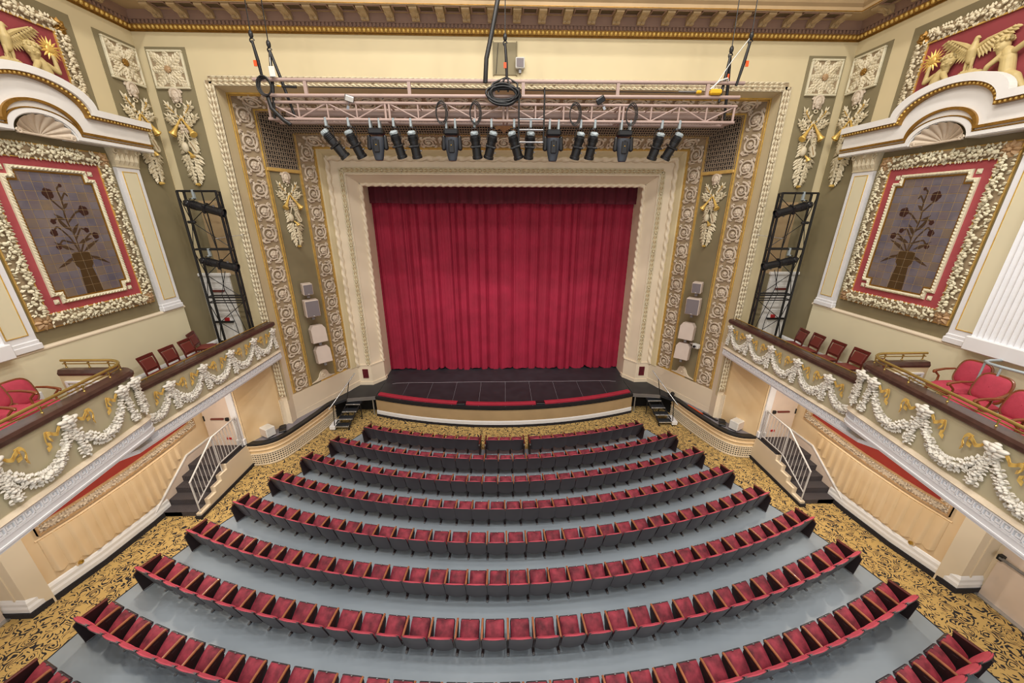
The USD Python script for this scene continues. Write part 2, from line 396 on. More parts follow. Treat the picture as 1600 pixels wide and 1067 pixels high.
# side walls, upper part
for s in (1, -1):
    MIR[0] = s
    ws = Thing('wall_' + SIDE[s], kind='structure')
    ws.part('upper_wall', bx(10.62, 11.05, -14.4, .45, 4.3, 15.7), 'cream')
    ws.part('olive_strip', bx(10.605, 10.7, -1.2, -.03, 4.5, 13.53), 'olive')
    ws.part('olive_panel', bx(10.608, 10.7, -5.3, -1.72, 10.6, 13.56), 'olive')
    ws.part('olive_panel', bx(10.61, 10.7, -5.3, -1.8, 6.2, 10.7), 'olive')
    ws.part('wainscot', bx(10.52, 10.7, -14.3, -1.14, 4.3, 6.14), 'wains')
    ws.part('wainscot_cap', sweep([(0, 0), (.1, 0), (.1, .03), (.07, .07), (0, .07)], [(10.6, -14.3, 6.12), (10.6, -1.1, 6.12)] if False else [(10.6, -1.1, 6.12), (10.6, -14.3, 6.12)]), 'cream2')
    # white base at box level, along wainscot, return and front wall
    base = [(0, 0), (.05, 0), (.05, .22), (.035, .27), (.02, .30), (0, .30)]
    ws.part('box_base', sweep(base, [(9.3, 0, 4.36), (10.62, 0, 4.36), (10.62, -1.14, 4.36), (10.52, -1.14, 4.36), (10.52, -9.5, 4.36)][::1]), 'bluewhite')
    # wall below the box: splay beside the proscenium, door wall, bowed wall, pier
    ws = Thing('wall_' + SIDE[s], kind='structure')
    ws.part('splay_wall', prism([(8.9, -.13), (9.56, -1.35), (9.75, -1.1), (9.9, .3), (8.9, .3)], 0, 4.2), 'peach')
    ws = Thing('wall_' + SIDE[s], kind='structure')
    ws.part('door_wall', prism([(9.57, -1.35), (11.4, -1.35), (11.4, -1.1), (9.76, -1.1)], 0, 4.2), 'parchment')
    ws = Thing('wall_' + SIDE[s], kind='structure')
    BOWED = [(10.87, -1.35), (10.84, -2.8), (10.86, -4.1), (11.0, -5.4), (11.25, -6.5)]
    ws.part('lower_wall', prism(BOWED + [(11.8, -6.5), (11.8, -1.2)], -.05, 4.4), 'parchment')
    ws = Thing('wall_' + SIDE[s], kind='structure')
    ws.part('pier', prism([(11.12, -6.42), (11.29, -6.74), (11.9, -6.74), (12.2, -6.4)], -.05, 4.4), 'cream2')
    ws.part('pier_moulding', prism([(11.50, -6.74), (11.54, -6.74), (11.54, -6.765), (11.50, -6.765)], .3, 4.3), 'cream2')
    ws.part('rear_wall', bx(11.86, 12.3, -14.3, -6.7, -.1, 4.5), 'cream2')
    # white skirting with ledge, then black base at the floor
    path = [(11.86, -6.74), (11.29, -6.74), (11.25, -6.5), (11.0, -5.4), (10.86, -4.1), (10.845, -3.5)]
    sk = [(0, .0), (.07, 0), (.07, .20), (.05, .26), (.05, .34), (.02, .40), (0, .42)]
    def zpath(p, dz): return [(x, y, zf(y) + dz) for x, y in p]
    ws.part('skirting', sweep(sk, zpath(path[::-1], .06)), 'bluewhite')
    bb = [(0, 0), (.1, 0), (.1, .15), (0, .15)]
    Thing('baseboard_' + SIDE[s], kind='structure').part('black_base', sweep(bb, zpath(path[::-1], 0.0)), 'baseblack')
    # painted dado band above the stair and along the bowed wall
MIR[0] = 1

# ------------------------------------------------------------------ cornice round the ceiling (front and both sides)
co = Thing('trim_1', kind='structure')
CP = [(10.62, -14.2), (10.62, 0), (-10.62, 0), (-10.62, -14.2)]
def around(prof, z): return sweep([(-a, b) for a, b in prof], [(x, y, z) for x, y in CP[::-1]] if False else [(x, y, z) for x, y in CP])
def corn(name, prof, z, m):
    v, f = sweep(prof, [(x, y, z) for x, y in CP]); 
    if v[:, 1].max() > .05:      # wrong side: flip the offset
        v, f = sweep([(-a, b) for a, b in prof], [(x, y, z) for x, y in CP])
    co.part(name, (v, f), m)
corn('fillet', [(-.02, 0), (.05, 0), (.05, .03), (-.02, .03)], 13.885, 'goldbrown')
corn('bead_bed', [(-.02, .03), (.08, .03), (.13, .135), (-.02, .135)], 13.885, 'goldbrown')
corn('dentil_bed', [(-.02, .135), (.14, .135), (.14, .225), (-.02, .225)], 13.885, 'mauve')
corn('cove', [(-.02, .225), (.17, .225), (.19, .27), (.22, .34), (.26, .415), (-.02, .415)], 13.885, 'mauve')
corn('soffit', [(-.02, .415), (.70, .415), (.70, .46), (-.02, .46)], 13.885, 'tan')
corn('corona', [(.69, .405), (.74, .40), (.74, .52), (.80, .58), (.86, .70), (.86, .78), (.69, .78)], 13.885, 'tan')
corn('corona_fillet', [(.735, .415), (.755, .415), (.755, .435), (.735, .435)], 13.885, 'goldbrown')
corn('attic', [(-.02, .46), (.70, .46), (.70, 1.5), (-.02, 1.5)], 13.885, 'tan')
eggs, dent = MB(), MB()
for seg in (0, 1, 2):
    a, b = np.array(CP[seg], float), np.array(CP[seg+1], float); d = (b - a); Ln = np.linalg.norm(d); d /= Ln
    nrm = np.array([d[1], -d[0]]); nrm = nrm if nrm @ (np.array([0, -6]) - a) > 0 else -nrm
    
    for k in range(1, int(Ln/.125)):
        t = k*.125
        if seg != 1 and (a + d*t)[1] < -7.5: continue
        p = a + d*t + nrm*.105
        eggs.add(ell((p[0], p[1], 13.885 + .085), (.045, .045, .055), 1))
    for k in range(1, int(Ln/.11)):
        t = k*.11
        if seg != 1 and (a + d*t)[1] < -7.5: continue
        p = a + d*t + nrm*.155
        dent.add(bx(-.03, .03, -.03, .03, 0, .075), FR((p[0], p[1], 13.885 + .14), (d[0], d[1], 0), (nrm[0], nrm[1], 0), (0, 0, 1)))
co.part('egg_row', eggs, 'gold', smooth=True, kind='stuff'); co.part('dentil_row', dent, 'mauve', kind='stuff')
def modillion():
    m = MB()
    s = [(0, -.36), (.06, -.36), (.10, -.33), (.12, -.27), (.20, -.20), (.42, -.15), (.56, -.15), (.62, -.11), (.62, 0), (0, 0)]
    v, f = extr(Polygon(s), .26, -.13)          # x out, y up, z across
    m.add((v, f))
    m.add(leaf(.42, .2, .05), FR((.16, -.26, 0), (0, 0, 1), (.9, .42, 0), (.42, -.9, 0)))
    for q in (-1, 1): m.add(leaf(.3, .1, .03), FR((.15, -.28, q*.05), (.2, 0, 1), (.9, .42, q*.25), (.42, -.9, 0)))
    m.add(tube([(.1 + .05*math.cos(t), -.33 + .05*math.sin(t), 0) for t in np.linspace(0, 2*PI, 8)], .02, 5))
    return m.get()
MOD = modillion()
def place_modillions():
    for seg, (a, b) in enumerate(zip(CP[:-1], CP[1:])):
        a, b = np.array(a, float), np.array(b, float); d = b - a; Ln = np.linalg.norm(d); d /= Ln
        nrm = np.array([d[1], -d[0]]); nrm = nrm if nrm @ (np.array([0, -6]) - a) > 0 else -nrm
        n = 30 if seg == 1 else 20
        for k in range(n):
            t = (k + .5)*Ln/n
            p = a + d*t
            if seg != 1 and (p[1] < -6.5 or p[1] > -1.0): continue
            if seg == 1 and abs(p[0]) > 10.2: continue
            T = FR((p[0] + nrm[0]*.22, p[1] + nrm[1]*.22, 13.885 + .415), (nrm[0], nrm[1], 0), (0, 0, 1), None) @ TR(sc=(.75, .5, .82))
            co.part('modillion', MB().add(MOD, T), 'tan')
            q = p + d*(Ln/n/2) + nrm*.555
            if (seg == 1 and abs(q[0]) > 9.8) or (seg != 1 and q[1] > -1.2): continue
            u = np.array([d[0], d[1], 0]); w = np.array([nrm[0], nrm[1], 0])
            fr = MB(); h = .125; hw = .17
            for (x0, x1, y0, y1) in ((-hw-.035, hw+.035, -h-.03, -h), (-hw-.035, hw+.035, h, h+.03), (-hw-.035, -hw, -h, h), (hw, hw+.035, -h, h)):
                fr.add(bx(x0, x1, y0, y1, -.035, .01))
            co.part('coffer_frame', MB().add(fr.get(), FR((q[0], q[1], 13.885 + .415), u, w, (0, 0, 1))), 'mauve')
            co.part('coffer', MB().add(bx(-hw, hw, -h, h, -.012, .02), FR((q[0], q[1], 13.885 + .415), u, w, (0, 0, 1))), 'vase')
place_modillions()

# ================================================================== proscenium arch: a splayed, mitred frame in bands
pa = Thing('proscenium_arch', 'cream and gilt plaster proscenium arch with scrolled bands framing the red stage curtain', 'arch')
def ush(prof, z0, closed=False):
    """prof: (half width, depth, top height) points swept round the opening with mitred corners"""
    v, f = [], []; n = len(prof)
    for hx, y, zt in prof: v += [(-hx, y, z0), (-hx, y, zt), (hx, y, zt), (hx, y, z0)]
    for i in range(n if closed else n - 1):
        j = (i + 1) % n
        for k in range(3): f += [[4*i+k, 4*i+k+1, 4*j+k+1], [4*i+k, 4*j+k+1, 4*j+k]]
    return np.array(v), np.array(f)
def U(hx, y, zt, z0): return [(-hx, y, z0), (-hx, y, zt), (hx, y, zt), (hx, y, z0)]
KB, KC, KD, KE = (8.65, .49, 12.54), (8.31, 1.16, 12.25), (7.73, 2.38, 11.76), (7.38, 3.04, 11.40)
def mixp(a, b, t): return tuple(a[i]*(1-t) + b[i]*t for i in range(3))
Z0 = 2.10
pa.part('reveal', ush([(8.63, 0, 12.61), (8.66, .47, 12.55), KB], Z0 - .1), 'cream')
pa.part('splay_backing', ush([KB, KC], Z0 - .1), 'scrollbg')
pa.part('splay_backing', ush([KD, KE], Z0 - .1), 'scrollbg')
pa.part('niche_backing', ush([KC, KD], Z0 - .1), 'olive')
pa.part('cove', ush([KE, (7.30, 3.10, 11.33), (7.22, 3.25, 11.24), (7.18, 3.40, 11.17), (7.16, 3.49, 11.12)], Z0 - .1), 'cream')
pa.part('inner_face', ush([(7.2, 3.49, 11.2), (6.5, 3.49, 10.5)], Z0 - .15), 'cream2')
pa.part('inner_splay', ush([(6.57, 3.48, 10.58), (6.13, 4.09, 10.16), (6.12, 4.13, 10.13), (6.18, 5.9, 10.13)], .98), 'cream2')
def fillet(k, w=.026, h=.04, m='gold', name='gold_fillet', z0=Z0):
    hx, y, zt = k
    d = np.array([-.46, .888]); nn = np.array([-.888, -.46])
    q = []
    for a, b in ((-w, 0), (w, 0), (w*.6, h), (-w*.6, h)):
        o = a*d + b*nn; q.append((hx + o[0], y + o[1], zt + o[0]*.9 - .0))
    pa.part(name, ush(q, z0, True), m)
for k in (KB, KC, KD, KE): fillet(k)
for k in (mixp(KB, KC, .09), mixp(KD, KE, .92), mixp(KC, KD, .05), mixp(KC, KD, .96)): fillet(k, .014, .05, 'goldpale', 'pale_bead')
# sill fillets at the foot of the bands
for s in (1, -1):
    MIR[0] = s
    a, b = np.array(KB), np.array(KE)
    pa.part('gold_sill', sweep([(0, -.05), (.05, -.05), (.05, .05), (0, .05)], [(a[0]+.03, a[1]-.05, Z0), (b[0]-.02, b[1]+.05, Z0)]), 'gold')
MIR[0] = 1

def rope(pts, r, pitch=.16, lobes=2, step=.045, name='rope_moulding', m='cream2'):
    P = []
    pts = [np.array(p, float) for p in pts]
    for a, b in zip(pts[:-1], pts[1:]):
        n = max(2, int(np.linalg.norm(b - a)/step)); P += [a + (b - a)*t for t in np.linspace(0, 1, n, endpoint=False)]
    P.append(pts[-1]); P = np.array(P)
    p, t, Uv, W = frames(P, up=(0, -1, 0)); n = 12; a = np.linspace(0, 2*PI, n, endpoint=False)
    s = np.concatenate([[0], np.cumsum(np.linalg.norm(np.diff(p, axis=0), axis=1))])
    rr = r*(1 + .22*np.cos(lobes*a[None] - s[:, None]*2*PI/pitch))
    v = p[:, None] + rr[..., None]*(np.cos(a)[None, :, None]*W[:, None] + np.sin(a)[None, :, None]*Uv[:, None])
    f = []; m_ = len(p)
    idx = np.arange(m_*n).reshape(m_, n); nx = np.roll(idx, -1, 1)
    f = np.concatenate([np.stack([idx[:-1], nx[:-1], nx[1:]], -1).reshape(-1, 3), np.stack([idx[:-1], nx[1:], idx[1:]], -1).reshape(-1, 3)])
    pa.part(name, (v.reshape(-1, 3), f), m, smooth=True)
def ropeU(k, r, z0, pitch):
    u = U(k[0], k[1], k[2], z0)
    for a, b in zip(u[:-1], u[1:]): rope([a, b], r, pitch)
ropeU((7.16, 3.44, 11.10), .10, 2.0, .42)
ropeU((6.13, 4.06, 10.16), .08, 2.02, .32)

def laurel(k, w, z0, out, name='laurel_moulding', m='plaster', sp=.13, bedm='scrollbg'):
    """bound-leaf moulding on the U, w wide, standing out along 'out' (-y)"""
    hx, y, zt = k; u = U(hx, y, zt, z0)
    for i, (a, b) in enumerate(zip(u[:-1], u[1:])):
        a, b = np.array(a, float), np.array(b, float); d = b - a; Ln = np.linalg.norm(d); d /= Ln
        n = np.array([0, -1., 0]); side = np.cross(n, d)
        g = MB(); prof = [(-w/2, 0), (w/2, 0), (w/2, .02), (w*.28, .055), (-w*.28, .055), (-w/2, .02)]
        bed = MB().add(sweep([(-w/2, 0), (w/2, 0), (w/2, .02), (w*.3, .04), (-w*.3, .04), (-w/2, .02)], [a, b], up=n)); pa.part(name + '_bed', bed, bedm)
        g.add(sweep([(-w/2, 0), (-w*.42, 0), (-w*.42, .05), (-w/2, .05)], [a, b], up=n)); g.add(sweep([(w*.42, 0), (w/2, 0), (w/2, .05), (w*.42, .05)], [a, b], up=n))
        for j in range(int(Ln/sp)):
            o = a + d*(j + .3)*sp
            for q, dq in ((-.27, .35), (.27, -.35), (0, 0)):
                dd = d - side*dq if False else d + side*(q*.9)
                g.add(leaf(sp*1.25, w*.36, .045), FR(o + side*q*w + n*.04, np.cross(dd, n), dd, n))
            if j % 4 == 0:
                g.add(ell(o + n*.07, (.04, .04, .04), 1))
        pa.part(name, g, m)
laurel((8.75, 0, 12.72), .25, 2.2, None, sp=.17)
laurel((6.64, 3.49, 10.66), .16, 2.02, None, m='frameiv', sp=.2, bedm='tan')

# scroll bands: spirals and flowers, each its own ornament
def spiral_motif(R, flower, hand):
    g = MB(); t = np.linspace(0, 1, 34); a = hand*t*2*PI*1.75 - PI/2*hand; r = R*(1 - .70*t)
    g.add(tube([(r_*math.cos(b), r_*math.sin(b), .02) for r_, b in zip(r, a)], np.linspace(.038, .026, 34), 6))
    c = np.array([0, 0, .03])
    for k in range(6):
        b = k*PI/3; q = .075 if flower else .055
        g.add(ell(c + np.array([q*math.cos(b), q*math.sin(b), .0]), (.06, .06, .045) if flower else (.035, .035, .03), 1))
    g.add(ell(c + np.array([0, 0, .03]), .055 if flower else .04, 1))
    for k in range(6):                      # acanthus tufts growing off the scroll
        u = .10 + .13*k; i = int(u*33); b = a[i]; g.add(leaf(.13, .085, .05), TR(r[i]*math.cos(b), r[i]*math.sin(b), .015, rz=b - PI/2 + hand*1.1))
    # stem sweeping to the next scroll, with leaves in the corners
    g.add(tube([(hand*.02, -R, .015), (hand*.20, -R*1.10, .015), (hand*.31, -R*.78, .015)], [.034, .032, .018], 6))
    for sx in (-1, 1):
        for sy in (-1, 1):
            x, y = sx*.275, sy*.315
            for j in (-.7, 0, .7): g.add(leaf(.13, .075, .045), TR(x*.93, y*.93, .01, rz=math.atan2(-y, -x) + PI/2 + j + PI))
    v, f = g.get(); k = .35/np.abs(v[:, 0]).max(); return v*np.array([min(1, k), 1., 1.]), f
MOT = {(fl_, h): spiral_motif(.285, fl_, h) for fl_ in (0, 1) for h in (1, -1)}
def band(ka, kb):
    c = mixp(ka, kb, .5); t = np.array([kb[0]-ka[0], kb[1]-ka[1]]); t /= np.linalg.norm(t)
    H = c[2] - Z0; n = int(round((H)/.735)); sp = H/n
    for s in (1, -1):
        for i in range(n):
            z = Z0 + .34 + i*sp
            if z > c[2] - .1: continue
            nn = np.array([-t[1]*1.0, t[0]*1.0, 0]); nn = nn if nn[1] < 0 else -nn
            v = np.array([t[0]*s, t[1], 0]); nn = np.array([nn[0]*s, nn[1], 0]); u = np.array([0, 0, 1.])
            x = np.cross(u, nn)
            o = np.array([c[0]*s, c[1], z]) + nn*.012
            pa.part('scroll_ornament', MB().add(MOT[(i % 2, 1 if i % 2 else -1)], FR(o, x, u, nn)), 'scroll', smooth=50)
    # along the top
    W = 2*c[0]; n = int(round(W/.735))
    for i in range(n):
        x = -c[0] + (i + .5)*W/n
        tv = np.array([0, kb[1]-ka[1], kb[2]-ka[2]]); tv /= np.linalg.norm(tv)
        nn = np.array([0, tv[2], -tv[1]]); nn = nn if nn[1] < 0 else -nn
        o = np.array([x, c[1], c[2]]) + nn*.012
        u = np.array([1., 0, 0]); w = np.cross(nn, u)
        sq = np.linalg.norm([kb[1]-ka[1], kb[2]-ka[2]])/.75
        pa.part('scroll_ornament', MB().add(MOT[(i % 2, 1 if i % 2 else -1)], FR(o, w, u, nn)), 'scroll', smooth=50)
band(KB, KC); band(KD, KE)

# openwork grilles: both sides and the soffit between the bands
def grille():
    t = np.array([KD[0]-KC[0], KD[1]-KC[1], 0]); W = np.linalg.norm(t); t /= W
    for s in (1, -1):
        g = MB(); tv = np.array([t[0]*s, t[1], 0]); nn = np.array([-t[1]*s, t[0], 0]); nn = nn if nn[1] < 0 else -nn
        o = np.array([KC[0]*s, KC[1], 10.54]) + nn*.03; u = np.array([0, 0, 1.])
        T = FR(o, tv, u, nn); top = lambda a: (KC[2] - 10.54) + (KD[2]-KC[2])*a/W
        nx = 15
        for i in range(nx + 1):
            a = .04 + (W - .08)*i/nx; g.add(bx(a-.013, a+.013, 0, top(a), 0, .02), T)
        z = 0; k = 0
        while z < top(0):
            w = W - .03 if z < top(W) else max(.05, (top(0) - z)/(top(0) - top(W))*W)
            g.add(bx(.03, w, z - .014, z + .014, -.005, .015), T)
            for i in range(nx):
                if (i + k) % 2 == 0:
                    a = .04 + (W - .08)*(i + .5)/nx
                    if a < w: g.add(bx(a-.036, a+.036, z + .04, z + .06, 0, .018), T)
            z += .135; k += 1
        pa.part('grille_back', MB().add(extr(Polygon([(0, 0), (W, 0), (W, top(W)), (0, top(0))]), .004, -.02), T), 'blackmatte')
        pa.part('grille', g, 'grillebar', kind='stuff')
        pa.part('grille_sill', MB().add(bx(.02, W-.02, -.13, -.01, -.02, .05, .02), T), 'goldpale')
    g = MB(); tv = np.array([0, KD[1]-KC[1], KD[2]-KC[2]]); W = np.linalg.norm(tv); tv /= W
    nn = np.array([0, tv[2], -tv[1]]); nn = nn if nn[1] < 0 else -nn
    o = np.array([0, KC[1], KC[2]]) + nn*.03; T = FR(o, (1, 0, 0), tv, nn)
    hx = lambda b: KC[0] + (KD[0]-KC[0])*b/W
    for j in range(10):
        b = .03 + j*(W-.06)/9; g.add(bx(-hx(b), hx(b), b-.018, b+.018, -.005, .015), T)
    n = 180
    for i in range(n):
        x = -8.3 + 16.6*i/(n-1); bmax = W if abs(x) < KD[0] else max(.03, W*(KC[0]-abs(x))/(KC[0]-KD[0])); g.add(bx(x-.013, x+.013, 0, bmax, 0, .02), T)
    pa.part('soffit_grille_back', MB().add(extr(Polygon([(-KC[0], 0), (KC[0], 0), (KD[0], W), (-KD[0], W)]), .004, -.02), T), 'blackmatte')
    pa.part('soffit_grille', g, 'grillebar', kind='stuff')
    # painted shield at mid-soffit
    g2 = MB()
    for k in range(7): g2.add(leaf(.5, .25, .06), T @ TR(0, W*.45, .03, rz=k*2*PI/7))
    g2.add(ell((0, 0, 0), (.22, .3, .08), 2), T @ TR(0, W*.45, .05)); pa.part('soffit_cartouche', g2, 'corner')
grille()
# dado under the bands, pedestal faces and jamb base
for s in (1, -1):
    MIR[0] = s
    pa.part('dado', prism([(8.87, -.13), (7.16, 3.48), (7.3, 3.6), (9.0, .1)], .98, 2.05), 'cream2')
    pa.part('dado_base', prism([(8.89, -.17), (7.13, 3.47), (7.2, 3.6), (9.0, .0)], .98, 1.22), 'cream2')
    pa.part('corner_pilaster', prism([(8.88, -.14), (8.99, -.13), (9.2, .2), (8.85, .2)], .98, 2.1), 'cream2')
    pa.part('pedestal', prism([(7.17, 3.46), (6.54, 3.45), (6.10, 4.05), (6.10, 4.3), (7.2, 4.3)], .98, 2.0), 'cream2')
    pa.part('pedestal_cap', prism([(7.19, 3.44), (6.53, 3.43), (6.08, 4.04), (6.08, 4.3), (7.2, 4.3)], 2.0, 2.05), 'cream2')
    pa.part('pedestal_base', prism([(7.19, 3.43), (6.52, 3.42), (6.07, 4.03), (6.07, 4.3), (7.2, 4.3)], .98, 1.15), 'cream2')
    g = MB(); g.add(bx(6.70, 6.96, 3.42, 3.47, 1.36, 1.82))
    pa.part('vent_grille', g, 'vent'); g = MB()
    for i in range(4):
        for j in range(6): g.add(bx(6.715 + i*.061, 6.765 + i*.061, 3.405, 3.43, 1.38 + j*.073, 1.43 + j*.073))
    pa.part('vent_louvre', g, 'vent', kind='stuff')
    # scrolled crest at the foot of the niche
    c = mixp(KC, KD, .5); t = np.array([KD[0]-KC[0], KD[1]-KC[1]]); W = np.linalg.norm(t); t /= W
    T = FR((KC[0], KC[1], Z0), (t[0], t[1], 0), (0, 0, 1), (-t[1], t[0], 0) if t[0] > 0 else (-abs(t[1]), -abs(t[0]), 0))
    out = Polygon([(.08, .04), (.2, .07), (.34, .10), (.45, .18), (.52, .32), (.6, .42), (.72, .46), (.84, .42), (.9, .32), (.95, .18), (1.06, .10), (1.2, .07), (1.28, .04)])
    g = MB().add(extr(out, .06, 0), T)
    g.add(tube([(.68 + .12*math.cos(a)*(1 - a/14), .26 + .12*math.sin(a)*(1 - a/14), .07) for a in np.linspace(0, 9, 24)], .025, 6), T)
    pa.part('niche_crest', g, 'cream2')
MIR[0] = 1

# ================================================================== stage, apron, curtain
st = Thing('stage', 'black boarded stage floor with a curved apron and red padded lip', 'stage')
def apron_y(x): return 1.06 + (2.17 - 1.06)*(x/6.02)**2
xs = np.linspace(-6.02, 6.02, 61)
n = 10
seams = [-6.02 + i*12.04/n for i in range(n + 1)]
for i in range(n):
    x0, x1 = seams[i] + .008, seams[i+1] - .008; q = np.linspace(x0, x1, 7)
    st.part('stage_board', prism([(x, apron_y(x) + .05) for x in q] + [(x1, 3.6), (x0, 3.6)], .90, .985), 'stagefloor')
st.part('joint_bed', prism([(x, apron_y(x) + .06) for x in xs] + [(6.0, 3.62), (-6.0, 3.62)], .88, .972), 'stageline')
st.part('setting_line', prism([(-5.6, 3.50), (-5.3, 3.58), (-4.6, 3.60), (4.6, 3.60), (5.3, 3.58), (5.6, 3.50), (5.62, 3.53), (5.3, 3.62), (4.6, 3.635), (-4.6, 3.635), (-5.3, 3.62), (-5.62, 3.53)], .98, .989), 'stageline')
st.part('rear_floor', prism([(-7.0, 3.61), (7.0, 3.61), (7.4, 9), (-7.4, 9)], .88, .985), 'stagefloor')
for s in (1, -1):
    MIR[0] = s
    st.part('wing_deck', prism([(6.03, 2.17), (7.32, 1.98), (8.1, 1.2), (7.10, 3.6), (6.03, 3.6)], .88, .985), 'stagefloor')
    st.part('wing_edge', prism([(6.03, 2.15), (7.25, 1.97), (7.25, 2.03), (6.03, 2.21)], .84, .995), 'steelfoot')
    st.part('wing_leg', rod((6.2, 2.26, 0), (6.2, 2.26, .9), .035, 8), 'steel')
    st.part('wing_shade_panel', prism([(6.0, 2.75), (7.55, 2.75), (8.87, -.02), (9.0, .1), (7.7, 2.85), (6.0, 2.85)], 0, .93), 'blackmatte')  # black sheet standing for the shade in the open space under the wing
    st.part('wing_side_shade', bx(5.98, 6.03, 2.3, 2.8, 0, .9), 'blackmatte')  # black sheet for the shaded open end below the deck
MIR[0] = 1
ap = [(x, apron_y(x), 0) for x in xs]
st.part('apron_edge', sweep([(-.06, .86), (.03, .86), (.03, .985), (-.06, .985)], ap), 'blackmatte')
st.part('apron_front', sweep([(-.05, .28), (0.0, .28), (0.0, .87), (-.05, .87)], ap), 'tan')
st.part('apron_white_base', sweep([(-.05, .10), (.03, .10), (.03, .26), (.015, .30), (-.05, .30)], ap), 'bluewhite')
st.part('apron_black_base', sweep([(-.05, 0), (.06, 0), (.06, .11), (-.05, .11)], ap), 'baseblack')
for a, b in ((-5.98, -2.20), (-1.78, 1.36), (1.78, 5.98)):
    q = np.linspace(a, b, 22); st.part('red_lip', sweep([(-.40, .985), (-.14, .985), (-.14, 1.05), (-.2, 1.075), (-.34, 1.075), (-.40, 1.04)], [(x, apron_y(x), 0) for x in q]), 'lip')
for x in (-1.99, 1.57):
    b = MB().add(bx(x - .19, x + .19, apron_y(x) + .13, apron_y(x) + .40, .985, 1.04, .01))
    b.add(bx(x - .13, x + .13, apron_y(x) + .18, apron_y(x) + .34, 1.04, 1.055)); st.part('lip_socket_box', b, 'black')

cu = Thing('stage_curtain', 'crimson velvet stage curtain hanging in long pleats to the black stage', 'curtain', o=(0, 5.3, .98))
def curtain():
    nx, nz = 700, 22; X = np.linspace(-6.75, 6.75, nx); Zs = np.linspace(0, 1, nz)
    r = np.random.default_rng(3); seams_ = []; x = -6.8
    while x < 6.8: seams_.append(x); x += r.choice([.28, .42, .58, .7, .85], p=[.2, .25, .25, .2, .1])
    dep = np.zeros(nx); sm = np.array(seams_)
    for a, b in zip(sm[:-1], sm[1:]):
        q = (X >= a) & (X < b); u = (X[q] - a)/(b - a); tw = r.uniform(-.05, .05)
        dep[q] = .17*(1 - np.abs(2*u - 1)**5)*r.uniform(.6, 1) + tw*(u - .5)
    dep += .02*np.sin(X*2.7)
    fine = .010*np.sin(X*31) + .007*np.sin(X*53 + 2)
    P = np.zeros((nx, nz, 3)); hem = .035*np.sin(X*3.1) + .04*np.sin(X*7.3 + .6) + .06 - .25*dep
    for k, t in enumerate(Zs):
        sway = .03*np.sin(t*3 + X*2)
        P[:, k, 0] = X + sway*.5*(1 - t)
        P[:, k, 1] = 5.36 - dep*(.75 + .5*(1 - t)) - fine
        P[:, k, 2] = .985 + hem*(1 - t)**3 + t*9.7
    return grid(P)
cu.part('pleated_cloth', curtain(), 'curtain', smooth=True)
bd = Thing('curtain_top_strip', 'dark crimson cloth strip added across the top of the curtain', 'curtain', o=(0, 4.9, 9.3))  # dark strip added to deepen the tone of the curtain top
Xb = np.linspace(-6.6, 6.6, 400); Gb = np.zeros((400, 4, 3))
for k, t in enumerate(np.linspace(0, 1, 4)): Gb[:, k, 0] = Xb; Gb[:, k, 1] = 4.95 + .05*np.sin(Xb*11) + .02*np.sin(Xb*23); Gb[:, k, 2] = 9.42 + .02*np.sin(Xb*2) + t*1.2
bd.part('pleated_cloth', grid(Gb), 'border', smooth=True)
bk = Thing('wall_rear_stage', kind='structure'); bk.part('backing', bx(-9, 9, 6.4, 6.5, .9, 12), 'blackmatte')

# ================================================================== theatre seats: one of each kind, the rest are copies
def shell_grid(w, z0, z1, lean, y0, bow, n=9, k=7, grow=0.0, sq=3.2):
    """backrest surface, rounded outline: x across, z up, leaning back to -y"""
    P = np.zeros((k, n, 3))
    for j, t in enumerate(np.linspace(0, 1, k)):
        ww = (w + grow*t)*.5
        for i, q in enumerate(np.linspace(-1, 1, n)):
            lo = z0 + .10*abs(q)**4; hi = z1 - .055*abs(q)**sq
            z = lo + (hi - lo)*t
            P[j, i] = (q*ww, y0 - lean*(z - z0)/(z1 - z0) - bow*(1 - q*q), z)
    return P
def solid(Pa, Pb):
    """closes two grids into a solid"""
    a, fa = grid(Pa); b, fb = grid(Pb); m, n = Pa.shape[:2]; N = m*n
    f = [fa, fb[:, ::-1] + N]; idx = np.arange(N).reshape(m, n)
    ring = np.concatenate([idx[0, :-1], idx[:-1, -1], idx[-1, :0:-1], idx[:0:-1, 0]])
    nx = np.roll(ring, -1)
    f.append(np.stack([ring, ring + N, nx + N], 1)); f.append(np.stack([ring, nx + N, nx], 1))
    return fixwind(np.vstack([a, b]), np.vstack(f))
SW = .495
